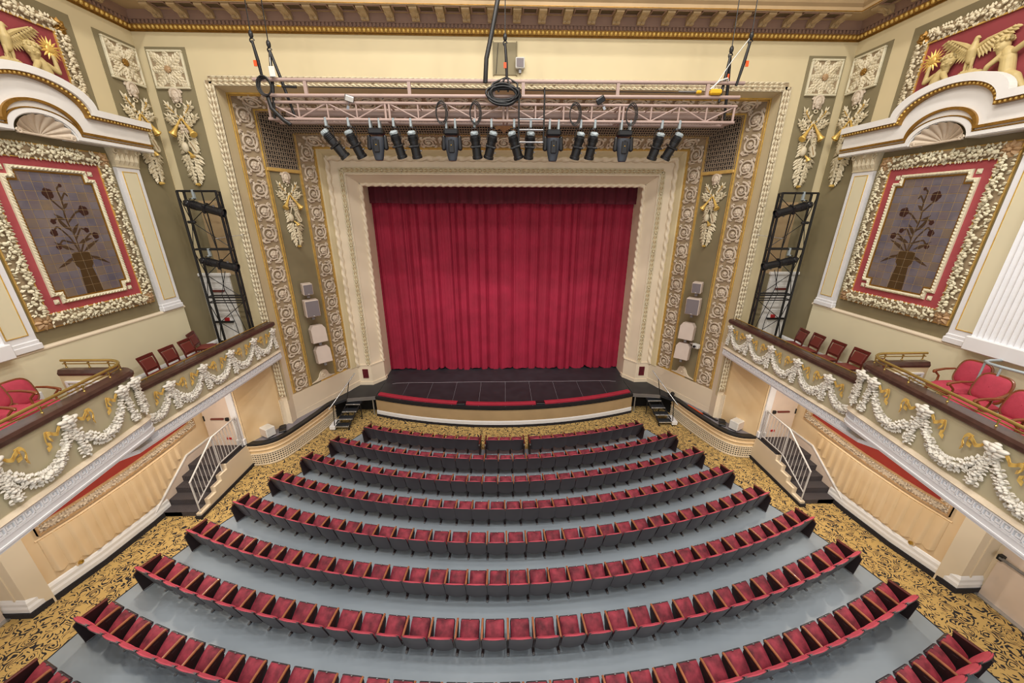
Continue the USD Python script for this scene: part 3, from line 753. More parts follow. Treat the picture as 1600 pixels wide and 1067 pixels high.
def seat(name, label, cat, loc, left, right, group):
    """origin on the floor below the middle of the top of the back; faces +y"""
    t = Thing(name, label, cat, (0, 0, 0), group, mirror=False)
    kw = dict(local=True)
    P = shell_grid(SW, .235, .845, .165, .115, .032)
    sh = solid(P, P + np.array([0, .03, 0])); bsh = t.part('back_shell', sh, 'shell', smooth=40, **kw)
    Q = shell_grid(SW - .012, .40, .828, .115, .078, .022, n=11, k=10)
    tt_ = np.linspace(0, 1, 10)[:, None]; qq_ = np.linspace(-1, 1, 11)[None]
    Qf = Q.copy(); Qf[..., 1] += .02 + .055*np.sqrt(np.clip(1 - tt_**7, 0, 1))*(1 - .55*np.abs(qq_)**5); Qf[..., 2] += .012*np.sin(tt_*PI)
    Qb = Q.copy(); Qb[..., 1] += .005
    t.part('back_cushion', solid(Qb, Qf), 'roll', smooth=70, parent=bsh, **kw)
    # rolled top edge of the upholstery, resting on the shell's rim
    q = np.linspace(-1, 1, 11)
    top = [(a*(SW*.5 - .012), -.046 - .03*(1 - a*a) + .018, .842 - .055*abs(a)**3.2) for a in q]
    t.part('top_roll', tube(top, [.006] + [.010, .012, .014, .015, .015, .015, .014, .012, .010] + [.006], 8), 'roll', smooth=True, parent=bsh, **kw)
    # half raised seat
    g = MB(); n, k = 9, 8; S = np.zeros((k, n, 3)); B = np.zeros((k, n, 3))
    for j, tt in enumerate(np.linspace(0, 1, k)):
        for i, a in enumerate(np.linspace(-1, 1, n)):
            w = .198*(1 - .06*abs(2*tt - 1)**6)
            edge = (1 - abs(a)**6)*(1 - abs(2*tt - 1)**8)
            S[j, i] = (a*w, tt*.43, .055*edge + .012*math.sin(tt*PI)); B[j, i] = (a*w, tt*.43, -.055)
    T = TR(0, .14, .345, rx=math.radians(33))
    scu = t.part('seat_cushion', MB().add(solid(B, S), T), 'velvet', smooth=60, **kw)
    pan = MB().add(bx(-.21, .21, .01, .425, -.085, -.05, .015), T); pan.add(bx(-.2, .2, .415, .445, -.075, -.005, .012), T)
    t.part('seat_pan', pan, 'shell', parent=scu, **kw)
    clip = MB()
    for a in (0,): clip.add(bx(a-.018, a+.018, .428, .45, -.02, .03, .005), T)
    t.part('front_clip', clip, 'steelfoot', parent=scu, **kw)
    def FRP(x):
        v, f = extr(Polygon([(.10, .30), (.26, .22), (.36, .30), (.46, .52), (.46, .63), (.06, .62), (.07, .42)]), .036, -.018); T_ = FR((x, 0, 0), (0, 1, 0), (0, 0, 1), (1, 0, 0)); return v @ T_[:3, :3].T + T_[:3, 3], f
    def standard(x):
        m = MB(); m.add(bx(x-.02, x+.02, .20, .30, .03, .58, .006)); m.add(FRP(x)); m.add(bx(x-.03, x+.03, .16, .42, 0, .03, .008))
        st_ = t.part('standard', m, 'darkmetal', **kw)
        t.part('foot', bx(x-.025, x+.025, .11, .17, 0, .04, .01), 'steelfoot', parent=st_, **kw)
        ar = MB(); pr = [(-.021, 0), (.021, 0), (.023, .02), (.015, .034), (-.015, .034), (-.023, .02)]
        ar.add(sweep(pr, [(x, .06, .625), (x, .2, .64), (x, .42, .652), (x, .475, .64)]))
        t.part('armrest', ar, 'oak', smooth=35, parent=st_, **kw)
    def aisle_panel(x):
        m = MB(); pts = [(-.06, .0), (.30, .0), (.44, .30), (.47, .64), (-.03, .63), (-.1, .58)]
        v, f = extr(Polygon(pts), .04, -.02); m.add((v, f), FR((x, 0, 0), (0, 1, 0), (0, 0, 1), (1, 0, 0)))
        ap_ = t.part('aisle_panel', m, 'darkmetal', **kw)
        pr = [(-.03, 0), (.03, 0), (.032, .02), (.02, .036), (-.02, .036), (-.032, .02)]
        t.part('panel_cap', sweep(pr, [(x, -.04, .63), (x, .48, .645)]), 'chairwood', parent=ap_, **kw)
        t.part('foot', bx(x-.03, x+.03, -.06, .25, 0, .03, .01), 'steelfoot', parent=ap_, **kw)
    hp = .262
    (aisle_panel if left else standard)(-hp)
    if right: aisle_panel(hp)
    return t
ROWS = [ # left end (x, y) and right end of the row's back tops, seats, gaps
 ((-5.80, -.05), (5.71, -.14), 23), ((-6.79, -.86), (6.72, -.88), 27), ((-7.33, -1.86), (7.25, -1.91), 29), ((-7.84, -2.94), (7.72, -3.03), 32),
 ((-8.35, -4.06), (8.24, -4.06), 32), ((-8.88, -5.07), (8.85, -5.12), 36), ((-9.22, -6.16), (9.13, -6.27), 34), ((-9.37, -7.33), (9.33, -7.38), 37), ((-9.55, -8.55), (9.59, -8.59), 37)]
RN = ['front', 'second', 'third', 'fourth', 'fifth', 'sixth', 'seventh', 'eighth', 'ninth']
protos = {}
seat_places = []
def lay_rows():
    cy = 15.5
    for i, (l, r, N) in enumerate(ROWS):
        R = cy + 1.10 + 1.157*i
        al = math.atan2(l[0], cy - l[1]); ar = math.atan2(r[0], cy - r[1]); p = (ar - al)/(N + (1.1 if i == 0 else 0)); a0 = al
        for k in range(N):
            gap = 0 if i else (.55 if 10 <= k < 13 else (1.1 if k >= 13 else 0))
            a = al + (k + .5 + gap)*p
            x, y = R*math.sin(a), cy - R*math.cos(a)
            if i == 7 and abs(k + .5 - N/2) < 4.5: pass
            if i == 8 and 5 < k < N - 6: continue
            left = k == 0 or (i == 0 and k in (10, 13)); right = k == N - 1 or (i == 0 and k in (9, 12))
            if k < N/2 - .6: w = 'from the left end of'; o = ORD[k+1] if k + 1 <= 20 else str(k+1)
            elif k > N/2 - .4: w = 'from the right end of'; o = ORD[N-k] if N - k <= 20 else str(N-k)
            else: w, o = 'exactly in', 'middle'
            lab = ('%s burgundy theatre seat %s the %s row' % (o, w, RN[i]) + (' from the stage' if i else '')) if w != 'exactly in' else 'burgundy theatre seat exactly in the middle of the %s row' % RN[i]
            seat_places.append((i, x, y, math.degrees(a), left, right, lab, 'theatre seats in the %s row' % RN[i]))
lay_rows()
for i, x, y, rz, left, right, lab, grp in seat_places:
    key = (left, right)
    if key not in protos:
        t = protos[key] = seat('theatre_seat', lab, 'theatre seat', (x, y, zf(y) + .012), left, right, grp)
        t.prim.GetAttribute('xformOp:translate').Set(Gf.Vec3d(x, y, zf(y) + .012)); UsdGeom.Xformable(t.prim).AddRotateZOp().Set(rz)
    else:
        copy_of(protos[key], 'theatre_seat', (x, y, zf(y) + .012), rz, lab, 'theatre seat', grp)

# ================================================================== the boxes: fronts with garlands, rails, floors
FARP = [(8.5, -.02), (8.5, -5.42)]
NEARP = [(8.58, -5.36), (8.45, -5.39), (8.33, -5.46), (8.245, -5.58), (8.205, -5.74), (7.75, -8.55), (7.36, -11.0)]
def at_z(p, z): return [(x, y, z) for x, y in p]
class Front:
    """points on a box front: s metres along the straight part"""
    def __init__(s, a, b): s.a, s.d = np.array(a, float), np.array(b, float) - np.array(a, float); s.L = np.linalg.norm(s.d); s.d /= s.L
    def P(s, y, z, out=0.0):
        t = (y - s.a[1])/s.d[1]; q = s.a + s.d*t; n = s.N()
        return np.array([q[0] + n[0]*out, q[1] + n[1]*out, z])
    def N(s): return np.array([s.d[1], -s.d[0], 0.]) if s.d[1] < 0 else np.array([-s.d[1], s.d[0], 0.])
    def D(s): return np.array([s.d[0], s.d[1], 0.])
F_FAR, F_NEAR = Front(*FARP), Front(NEARP[4], NEARP[5])

def greek_key(p=.14, h=.115):
    w = .085*p*1.25
    l1 = LineString([(0, 0), (0, h), (.80*p, h), (.80*p, .30*h), (.38*p, .30*h), (.38*p, .66*h)])
    l2 = LineString([(0, 0), (p, 0)])
    return extr(unary_union([l1.buffer(w/1.5, cap_style=3, join_style=2), l2.buffer(w/1.5, cap_style=3, join_style=2)]), .012)
KEY = greek_key()
def foliage(g, centre_pts, rad, nrm, r, dens=2, sz=1.0):
    """bumpy flowers and leaves along a line"""
    c = np.array(centre_pts); n = np.array(nrm)
    for i, p in enumerate(c):
        q = c[min(i+1, len(c)-1)] - c[max(i-1, 0)]; q = q/max(np.linalg.norm(q), 1e-6); side = np.cross(q, n)
        R = rad(i/(len(c)-1))
        for k in range(dens):
            a = r.uniform(-1, 1); o = p + side*a*R*.75 + n*R*.85*math.sqrt(max(0, 1 - a*a))*r.uniform(.7, 1)
            s_ = r.uniform(.026, .042)*sz
            if k == 0 or r.random() < .5:
                g.add(ell(o, (s_, s_, s_*.8), 1))
                g.add(ell(o + n*s_*.7, s_*.5, 0))
            else:
                for b in range(3): g.add(leaf(.085*sz, .045*sz, .03), FR(o, np.cross(q*math.cos(b*2.1) + side*math.sin(b*2.1), n), q*math.cos(b*2.1) + side*math.sin(b*2.1), n))
        for sd in (-1, 1):
            if r.random() < .75:
                d = side*sd + q*r.uniform(-.7, .7); d /= np.linalg.norm(d)
                g.add(leaf(.08*sz, .045*sz, .035), FR(p + side*sd*R*.75 + n*.02, np.cross(d, n), d, n))
def swag(fr, ya, yb, z, sag, r):
    t = np.linspace(0, 1, 44); pts = []
    for u in t:
        y = ya + (yb - ya)*u; k = 2*u - 1; zz = z - .08 - sag*(1 - abs(k)**2.1)
        pts.append(fr.P(ya + (yb - ya)*(u + .0), zz, .02))
    g = MB(); foliage(g, pts, lambda u: .042 + .045*math.sin(u*PI), fr.N(), r)
    g.add(tube(pts, [.022 + .03*math.sin(u*PI) for u in t], 8))
    return g
def tassel(fr, y, z0, ln, lean, r):
    g = MB(); pts = [fr.P(y + lean*t, z0 - ln*t, .02) for t in np.linspace(0, 1, 15)]
    foliage(g, pts, lambda u: .022 + .045*min(1, u*1.2), fr.N(), r); g.add(tube(pts, np.linspace(.012, .04, 15), 7)); return g
def bow(fr, y, z):
    g = MB(); n, d, up = fr.N(), fr.D(), np.array([0, 0, 1.]); o = fr.P(y, z, .05)
    T = FR(o, d, up, n)
    for (cx, cy, cz, rx_, ry_, rz_) in ((-.10, .035, .03, .085, .04, .05), (.10, .035, .03, .085, .04, .05), (-.07, -.03, .03, .075, .035, .045), (.08, -.035, .03, .08, .035, .045), (0, .07, .04, .09, .035, .05), (0, .02, .06, .06, .05, .045), (-.04, -.085, .03, .05, .035, .04), (.05, -.085, .03, .05, .035, .04), (0, .11, .02, .05, .025, .035)):
        g.add(ell((0, 0, 0), (rx_, ry_, rz_), 2), T @ TR(cx, cy, cz, rz=cx*2.5))
    return g
def ribbon(fr, y, z, dirn):
    """gilt ribbon fluttering away from a bow"""
    g = MB(); n, up = fr.N(), np.array([0, 0, 1.]); d = fr.D()*dirn; o = fr.P(y, z, .03)
    def strip(pts):
        P_ = np.array(pts, float); tt = np.linspace(0, 1, len(P_)); q = np.linspace(0, 1, 34); c = np.stack([np.interp(q, tt, P_[:, k]) for k in range(3)], 1)
        for _ in range(2): c[1:-1] = (c[:-2] + 2*c[1:-1] + c[2:])/4
        w = [o + d*a + up*b + n*e for a, b, e in c]; w = np.array(w); wd = .036
        V = np.concatenate([np.stack([w + up*wd - n*.006, w - up*wd - n*.006], 1), np.stack([w + up*wd + n*.008, w - up*wd + n*.008], 1)], 1)
        g.add(solid(np.stack([w + up*wd, w - up*wd], 0), np.stack([w + up*wd + n*.012, w - up*wd + n*.012], 0)))
    strip([(.10, 0, .0), (.16, .02, .04), (.20, -.05, .02), (.25, -.09, .05), (.31, -.05, .03), (.35, .0, .05), (.40, -.03, .02), (.38, -.12, .05), (.33, -.15, .02)])
    strip([(.35, -.0, .02), (.42, .02, .04), (.455, -.06, .05), (.45, -.16, .03), (.40, -.2, .05), (.46, -.27, .02)])
    return g
def Lband(pts, w):
    v, f = extr(LineString(pts).buffer(w/2, cap_style=2, join_style=2), .03, 0); return FR((0, -5.42, 0), (1, 0, 0), (0, 0, 1), (0, -1, 0))[:3, :3].dot(v.T).T + np.array([0, -5.42, 0]), f
def rail_post(o):
    return MB().add(lathe([(.022, 0), (.022, .01), (.012, .02), (.012, .10), (.02, .11), (.02, .13)], 8), TR(*o)).get()

def build_box(s, near):
    MIR[0] = s; side = SIDE[s]
    pth, fr = (NEARP, F_NEAR) if near else (FARP, F_FAR)
    dz = .0
    z = dict(soff=4.22, k0=4.43, k1=4.585, cr=4.68, w0=5.66, w1=5.82, fl=5.02) if near else dict(soff=3.84, k0=3.955, k1=4.11, cr=4.20, w0=5.13, w1=5.28, fl=4.36)
    lab = ('%s upper box front with a curved brass-railed end and larger white garlands' if near else '%s lower box front beside the stage with five white garlands and gilt ribbons') % side
    t = Thing('box_front', lab, 'balcony', (8.5, -2.7 if not near else -7.5, z['soff']))
    S0 = lambda prof: sweep(prof, at_z(pth, 0))
    t.part('fascia', S0([(-.16, z['cr']-.05), (0, z['cr']-.05), (0, z['w0']+.02), (-.16, z['w0']+.02)]), 'sage')
    t.part('cream_ledge', S0([(-.1, z['k1']), (.045, z['k1']), (.075, z['k1']+.03), (.05, z['cr']-.03), (.02, z['cr']), (-.1, z['cr'])]), 'cream2')
    t.part('key_ground', S0([(-.1, z['k0']), (.04, z['k0']), (.04, z['k1']), (-.1, z['k1'])]), 'greyline')
    m = MB()
    hgt = z['soff']
    m.add((lambda pf: sweep(pf, at_z(pth if near else [(8.5, -.02), (8.5, -5.75), (8.8, -6.2), (9.3, -6.5)], 0)))([(-.16, hgt), (.03, hgt), (.035, hgt+.05), (.055, hgt+.055), (.055, hgt+.085), (.04, hgt+.09), (.045, z['k0']-.025), (.055, z['k0']-.02), (.055, z['k0']-.004), (-.16, z['k0']-.004)]))
    t.part('lower_moulding', m, 'bluewhite')
    t.part('key_rim', MB().add(S0([(.035, z['k1']-.018), (.052, z['k1']-.018), (.052, z['k1']), (.035, z['k1'])])).add(S0([(.035, z['k0']), (.052, z['k0']), (.052, z['k0']+.012), (.035, z['k0']+.012)])), 'bluewhite')
    g = MB(); d, n_ = fr.D(), fr.N(); up = np.array([0, 0, 1.])
    y0, y1 = (-5.80, -10.4) if near else (-.06, -5.36)
    nk = int(abs(y1 - y0)/abs(d[1])/.14)
    for k in range(nk):
        o = fr.P(y0 + d[1]*k*.14, z['k0'] + .022, .04); g.add(KEY, FR(o, d, up, n_))
    t.part('greek_key', g, 'bluewhite', kind='stuff')
    wr = [(-.24, 0), (.02, 0), (.055, .03), (.06, .10), (.03, .15), (-.2, .16), (-.24, .13)]
    t.part('wood_rail', S0([(a, z['w0'] + b) for a, b in wr]), 'wood')
    # brass rail with posts
    if near:
        off = [(x + .10*1, y) for x, y in pth[4:]]
        pr = [(9.86, -5.32), (9.0, -5.32)] + [(8.32 + .55 - .55*math.sin(q) , -5.87 + .55*math.cos(q)) for q in np.linspace(.0, PI/2, 9)] + off[1:]
        t.part('brass_rail', tube(at_z(pr, z['w1'] + .16), .030, 8), 'brass', smooth=True)
        t.part('brass_rail', tube(at_z(pr, z['w1'] + .08), .012, 6), 'brass', smooth=True)
        for q in ((9.8, -5.32), (9.3, -5.32), (8.87, -5.32), (8.48, -5.48), (8.32, -5.87)) + tuple((fr.P(y, 0)[0] + .10, y) for y in (-6.5, -7.3, -8.1, -8.9, -9.7)):
            t.part('rail_post', rail_post((q[0], q[1], z['w1'] - .01)), 'brass', smooth=40)
        # end rail and partition between the boxes
        t.part('end_rail', sweep([(-.09, 0), (.09, 0), (.1, .05), (.06, .13), (-.06, .13), (-.1, .05)], [(9.92, -5.34, 5.66), (9.0, -5.34, 5.66)] + [(8.30 + .55 - .55*math.sin(q), -5.89 + .55*math.cos(q), 5.66) for q in np.linspace(.1, PI/2, 8)]), 'wood')
        t.part('partition', bx(8.42, 9.92, -5.42, -5.32, 4.36, 5.68), 'cream')
        fm = MB()
        for lo in (0, .085):
            fm.add(Lband([(8.5, 5.20 + lo), (9.0 - lo, 5.20 + lo), (9.0 - lo, 5.42 + lo), (9.72 + lo, 5.42 + lo), (9.72 + lo, 5.20 + lo), (9.9, 5.20 + lo)], .045))
        fm.add(Lband([(9.16, 5.12), (9.16, 5.34), (9.56, 5.34), (9.56, 5.12), (9.16, 5.12)], .035))
        t.part('partition_moulding', fm, 'bluewhite')
        t.part('box_floor', prism([(8.62, -5.47), (8.34, -5.8), (7.9, -8.6), (7.52, -10.9), (10.6, -10.9), (10.6, -5.47)], z['soff']+.02, z['fl']), 'carpet')
        t.part('white_base', bx(10.44, 10.56, -10.9, -5.42, z['fl'], z['fl'] + .26, .01), 'bluewhite')
    else:
        t.part('brass_rail', tube([(8.62, -.1, z['w1'] + .055), (8.62, -5.3, z['w1'] + .055)], .016, 8), 'brass', smooth=True)
        for y in (-.5, -1.6, -2.7, -3.8, -4.9): t.part('rail_post', rail_post((8.62, y, z['w1'] - .07)), 'brass', smooth=40)
        t.part('box_floor', prism([(8.56, -.02), (10.6, -.02), (10.6, -5.30), (8.56, -5.30)], z['soff'] + .02, z['fl']), 'carpet')
    # soffit
    r = np.random.default_rng(11 + near)
    ys = (-5.95, -7.15, -8.36, -9.55) if near else (-.27, -1.34, -2.44, -3.53, -4.60)
    kz = 5.53 if near else 4.98
    for i, y in enumerate(ys):
        t.part('bow', bow(fr, y, kz), 'plaster2', smooth=60)
        t.part('tassel', tassel(fr, y + .04, kz - .08, .56 if not near else .66, .07, r), 'plaster2', smooth=60)
        if i + 1 < len(ys):
            t.part('garland', swag(fr, y, ys[i+1], kz, .50 if not near else .58, r), 'plaster2', smooth=60)
        if i + 1 < len(ys) or not near: t.part('ribbon', ribbon(fr, y, kz - .0, 1), 'gold', smooth=50)
        if i > 0 or near is None: t.part('ribbon', ribbon(fr, y, kz - .0, -1), 'gold', smooth=50)
    if not near: t.part('garland', swag(fr, ys[-1], -5.62, kz, .50, r), 'plaster2', smooth=60)
    else:
        e = Front((8.235, -5.56), (8.20, -5.75))
        t.part('bow', bow(e, -5.62, kz + .03), 'plaster2', smooth=60)
        t.part('tassel', tassel(e, -5.60, kz - .08, .62, .0, r), 'plaster2', smooth=60)
        t.part('garland', tassel(Front((8.33, -5.45), (8.23, -5.56)), -5.52, kz - .02, .66, .10, r), 'plaster2', smooth=60)
    MIR[0] = 1
for s in (-1, 1):
    build_box(s, False); build_box(s, True)

# door on the front wall at box level, with casing; red label plate
for s in (-1, 1):
    MIR[0] = s
    d = Thing('door_%d' % (1 if s < 0 else 2), kind='structure')
    dp_ = d.part('panel', bx(9.78, 10.55, -.05, .02, 4.36, 6.72), 'white')
    for (x0, x1, z0, z1) in ((9.62, 9.80, 4.36, 6.72), (10.52, 10.70, 4.36, 6.72), (9.62, 10.70, 6.72, 6.95)): d.part('casing', bx(x0, x1, -.075, .02, z0, z1, .01), 'white')
    d.part('cornice', bx(9.56, 10.76, -.14, .02, 6.95, 7.06, .02), 'white')
    for (z0, z1) in ((4.6, 5.4), (5.6, 6.55)): d.part('raised_panel', bx(9.93, 10.4, -.065, -.04, z0, z1, .01), 'white')
    d.part('closer_bar', bx(9.9, 10.35, -.12, -.05, 6.40, 6.47), 'vinyl', parent=dp_)
    d.part('notice', bx(9.98, 10.14, -.09, -.05, 5.32, 5.46), 'redlabel', parent=dp_)
    d.part('push_bar', bx(9.85, 10.5, -.13, -.05, 5.28, 5.34), 'black', parent=dp_)
MIR[0] = 1

# ------------------------------------------------------------------ side chairs in the lower boxes
def side_chair(name, label, loc, rz, group):
    t = Thing(name, label, 'chair', (0, 0, 0), group, mirror=False); k = dict(local=True)
    for sx in (-1, 1):
        t.part('leg', sweep([(-.018, -.018), (.018, -.018), (.018, .018), (-.018, .018)], [(sx*.20, .20, 0), (sx*.20, .20, .43)], up=(0, 1, 0)), 'chairwood', **k)
        t.part('leg', tube([(sx*.20, -.26, 0), (sx*.20, -.22, .42)], [.02, .024], 6), 'chairwood', **k)
        t.part('back_post', tube([(sx*.20, -.22, .40), (sx*.215, -.25, .68), (sx*.235, -.33, .97)], [.024, .024, .022], 6), 'chairwood', **k)
    P = np.zeros((2, 6, 8, 3))
    for i, q in enumerate(np.linspace(-1, 1, 8)):
        for j, u in enumerate(np.linspace(-1, 1, 6)):
            e = (1 - abs(q)**6)*(1 - abs(u)**6)
            P[0, j, i] = (q*.23*(1 + .05*u), u*.23, .44); P[1, j, i] = (q*.23*(1 + .05*u), u*.23, .455 + .045*e)
    t.part('seat', solid(P[0], P[1]), 'vinyl', smooth=50, **k)
    t.part('apron', bx(-.22, .22, -.21, .21, .39, .44), 'chairwood', **k)
    T = TR(0, -.23, .53, rx=math.radians(15))
    bp_ = t.part('backrest', MB().add(bx(-.19, .19, -.02, .03, .03, .35, .025), T), 'vinyl', **k)
    t.part('back_rail', MB().add(bx(-.21, .21, -.018, .018, -.01, .03), T), 'chairwood', parent=bp_, **k); fr_ = MB().add(bx(-.235, .235, -.025, .025, .355, .455, .015), T)
    t.part('back_frame', fr_, 'chairwood', parent=bp_, **k)
    t.prim.GetAttribute('xformOp:translate').Set(Gf.Vec3d(*loc)); UsdGeom.Xformable(t.prim).AddRotateZOp().Set(rz)
    return t
SC = None
for s in (-1, 1):
    spots = [(10.05, -1.30, -72, 'closest to the lighting tower'), (9.68, -2.08, -88, 'second from the lighting tower'), (9.68, -2.74, -90, 'third from the lighting tower'), (9.70, -3.38, -88, 'fourth from the lighting tower'), (9.75, -4.30, -92, 'nearest the curved brass rail')]
    if s > 0: spots = [(9.85, -1.45, -80, spots[0][3]), (9.92, -2.02, -86, spots[1][3]), (9.95, -2.74, -90, spots[2][3]), (10.02, -3.42, -90, spots[3][3]), (9.95, -4.30, -92, spots[4][3])]
    for x, y, rz, w in spots:
        lab = 'maroon vinyl side chair with dark frame in the %s box, %s' % (SIDE[s], w)
        a = rz if s < 0 else -rz
        if SC is None: SC = side_chair('side_chair', lab, (s*x, y, 4.36), a, 'side chairs in the lower boxes')
        else: copy_of(SC, 'side_chair', (s*x, y, 4.36), a, lab, 'chair', 'side chairs in the lower boxes')

# ------------------------------------------------------------------ upholstered armchairs in the upper boxes
def armchair(name, label, loc, rz, group):
    t = Thing(name, label, 'armchair', (0, 0, 0), group, mirror=False); k = dict(local=True)
    n, m = 11, 9; A, B = np.zeros((m, n, 3)), np.zeros((m, n, 3))
    for j, u in enumerate(np.linspace(-1, 1, m)):
        for i, q in enumerate(np.linspace(-1, 1, n)):
            w = .29*(1 + .07*u)*(1 - .10*max(0, u)**6); e = (1 - abs(q)**5)*(1 - abs(u)**5)
            y = u*.29 + .03*(1 - q*q)*max(0, u)
            A[j, i] = (q*w, y, .34); B[j, i] = (q*w, y, .40 + .09*e)
    t.part('seat', solid(A, B), 'rosevelvet', smooth=60, **k)
    t.part('seat_rail', tube([(-.29, -.28, .35), (-.31, .26, .35), (-.2, .32, .33), (0, .34, .32), (.2, .32, .33), (.31, .26, .35), (.29, -.28, .35)], .028, 7), 'armwood', smooth=50, **k)
    T = TR(0, -.27, .44, rx=math.radians(16))
    def outl(r, kx=1.0): return [(r*.245*math.copysign(abs(math.cos(a))**.55, math.cos(a)), .27 + r*.275*math.copysign(abs(math.sin(a))**.6, math.sin(a)) + .03*r*math.cos(2*a)*0) for a in np.linspace(0, 2*PI, 28, endpoint=False)]
    R_ = np.array([[(x*f, .29 + (z - .29)*f, e) for x, z in outl(1.0) + outl(1.0)[:1]] for f, e in ((1.0, .02), (.92, .05), (.7, .07), (.35, .08), (.02, .085))])
    Q_ = R_.copy(); Q_[..., 2] = -.03 - .02*(1 - np.linspace(1, 0, 5)**2)[::1, None]*0
    bk = MB(); bk.add(grid(R_[..., [0, 2, 1]]), T); bk.add(grid(Q_[..., [0, 2, 1]]), T)
    bp_ = t.part('backrest', bk, 'rosevelvet', smooth=60, **k)
    t.part('back_frame', MB().add(tube([(x, .0, z) for x, z in outl(1.04)], .026, 7, closed=True), T), 'armwood', smooth=50, parent=bp_, **k)
    for s in (-1, 1):
        am_ = t.part('arm', tube([(s*.27, -.30, .72), (s*.33, -.12, .70), (s*.35, .06, .67), (s*.345, .14, .655), (s*.33, .17, .63)], [.02, .026, .03, .032, .02], 7), 'armwood', smooth=50, **k)
        t.part('arm_support', tube([(s*.34, .12, .65), (s*.30, .04, .55), (s*.285, .06, .44), (s*.30, .12, .34)], [.022, .02, .022, .026], 7), 'armwood', smooth=50, parent=am_, **k)
        t.part('leg', tube([(s*.27, .27, .34), (s*.30, .31, .22), (s*.27, .29, .08), (s*.285, .31, 0)], [.035, .03, .02, .024], 7), 'armwood', smooth=50, **k)
        t.part('leg', tube([(s*.24, -.26, .36), (s*.25, -.30, .15), (s*.26, -.36, 0)], [.03, .024, .02], 7), 'armwood', smooth=50, **k)
    t.prim.GetAttribute('xformOp:translate').Set(Gf.Vec3d(*loc)); UsdGeom.Xformable(t.prim).AddRotateZOp().Set(rz)
    return t
AC = None
for s, spots in ((-1, [(9.95, -5.95, -97, 'closest to the end rail'), (9.58, -6.6, -93, 'second from the end rail'), (9.2, -7.25, -90, 'third from the end rail'), (8.9, -7.95, -88, 'farthest from the end rail')]),
                 (1, [(9.95, -5.98, -97, 'closest to the end rail'), (9.47, -6.65, -93, 'second from the end rail'), (9.12, -7.38, -90, 'third from the end rail'), (8.85, -8.1, -88, 'farthest from the end rail')])):
    for x, y, rz, w in spots:
        lab = 'rose velvet open armchair in the %s upper box, %s' % (SIDE[s], w); a = rz if s < 0 else -rz
        if AC is None: AC = armchair('armchair', lab, (s*x, y, 4.78), a, 'rose velvet armchairs in the upper boxes')
        else: copy_of(AC, 'armchair', (s*x, y, 5.02), a, lab, 'armchair', 'rose velvet armchairs in the upper boxes')

# pale metal stair rail behind the right-hand armchairs
pr = Thing('stair_guard_rail', 'pale metal guard rail behind the right upper box armchairs', 'railing', (10.1, -6.6, 5.02))
top = [(10.56, -6.25, 6.18), (10.1, -6.25, 6.18), (9.92, -6.3, 6.18), (9.84, -6.42, 6.18), (9.86, -6.6, 6.18), (10.0, -7.2, 6.18), (10.2, -8.0, 6.18)]
pr.part('top_rail', tube(top, .03, 8), 'pipe', smooth=True)
pr.part('mid_rail', tube([(x, y, 5.5) for x, y, z in top], .015, 6), 'pipe', smooth=True)
for x, y, z in (top[0], top[2], top[4], top[5], top[6]): pr.part('post', rod((x, y, 5.02), (x, y, z), .018, 6), 'pipe')

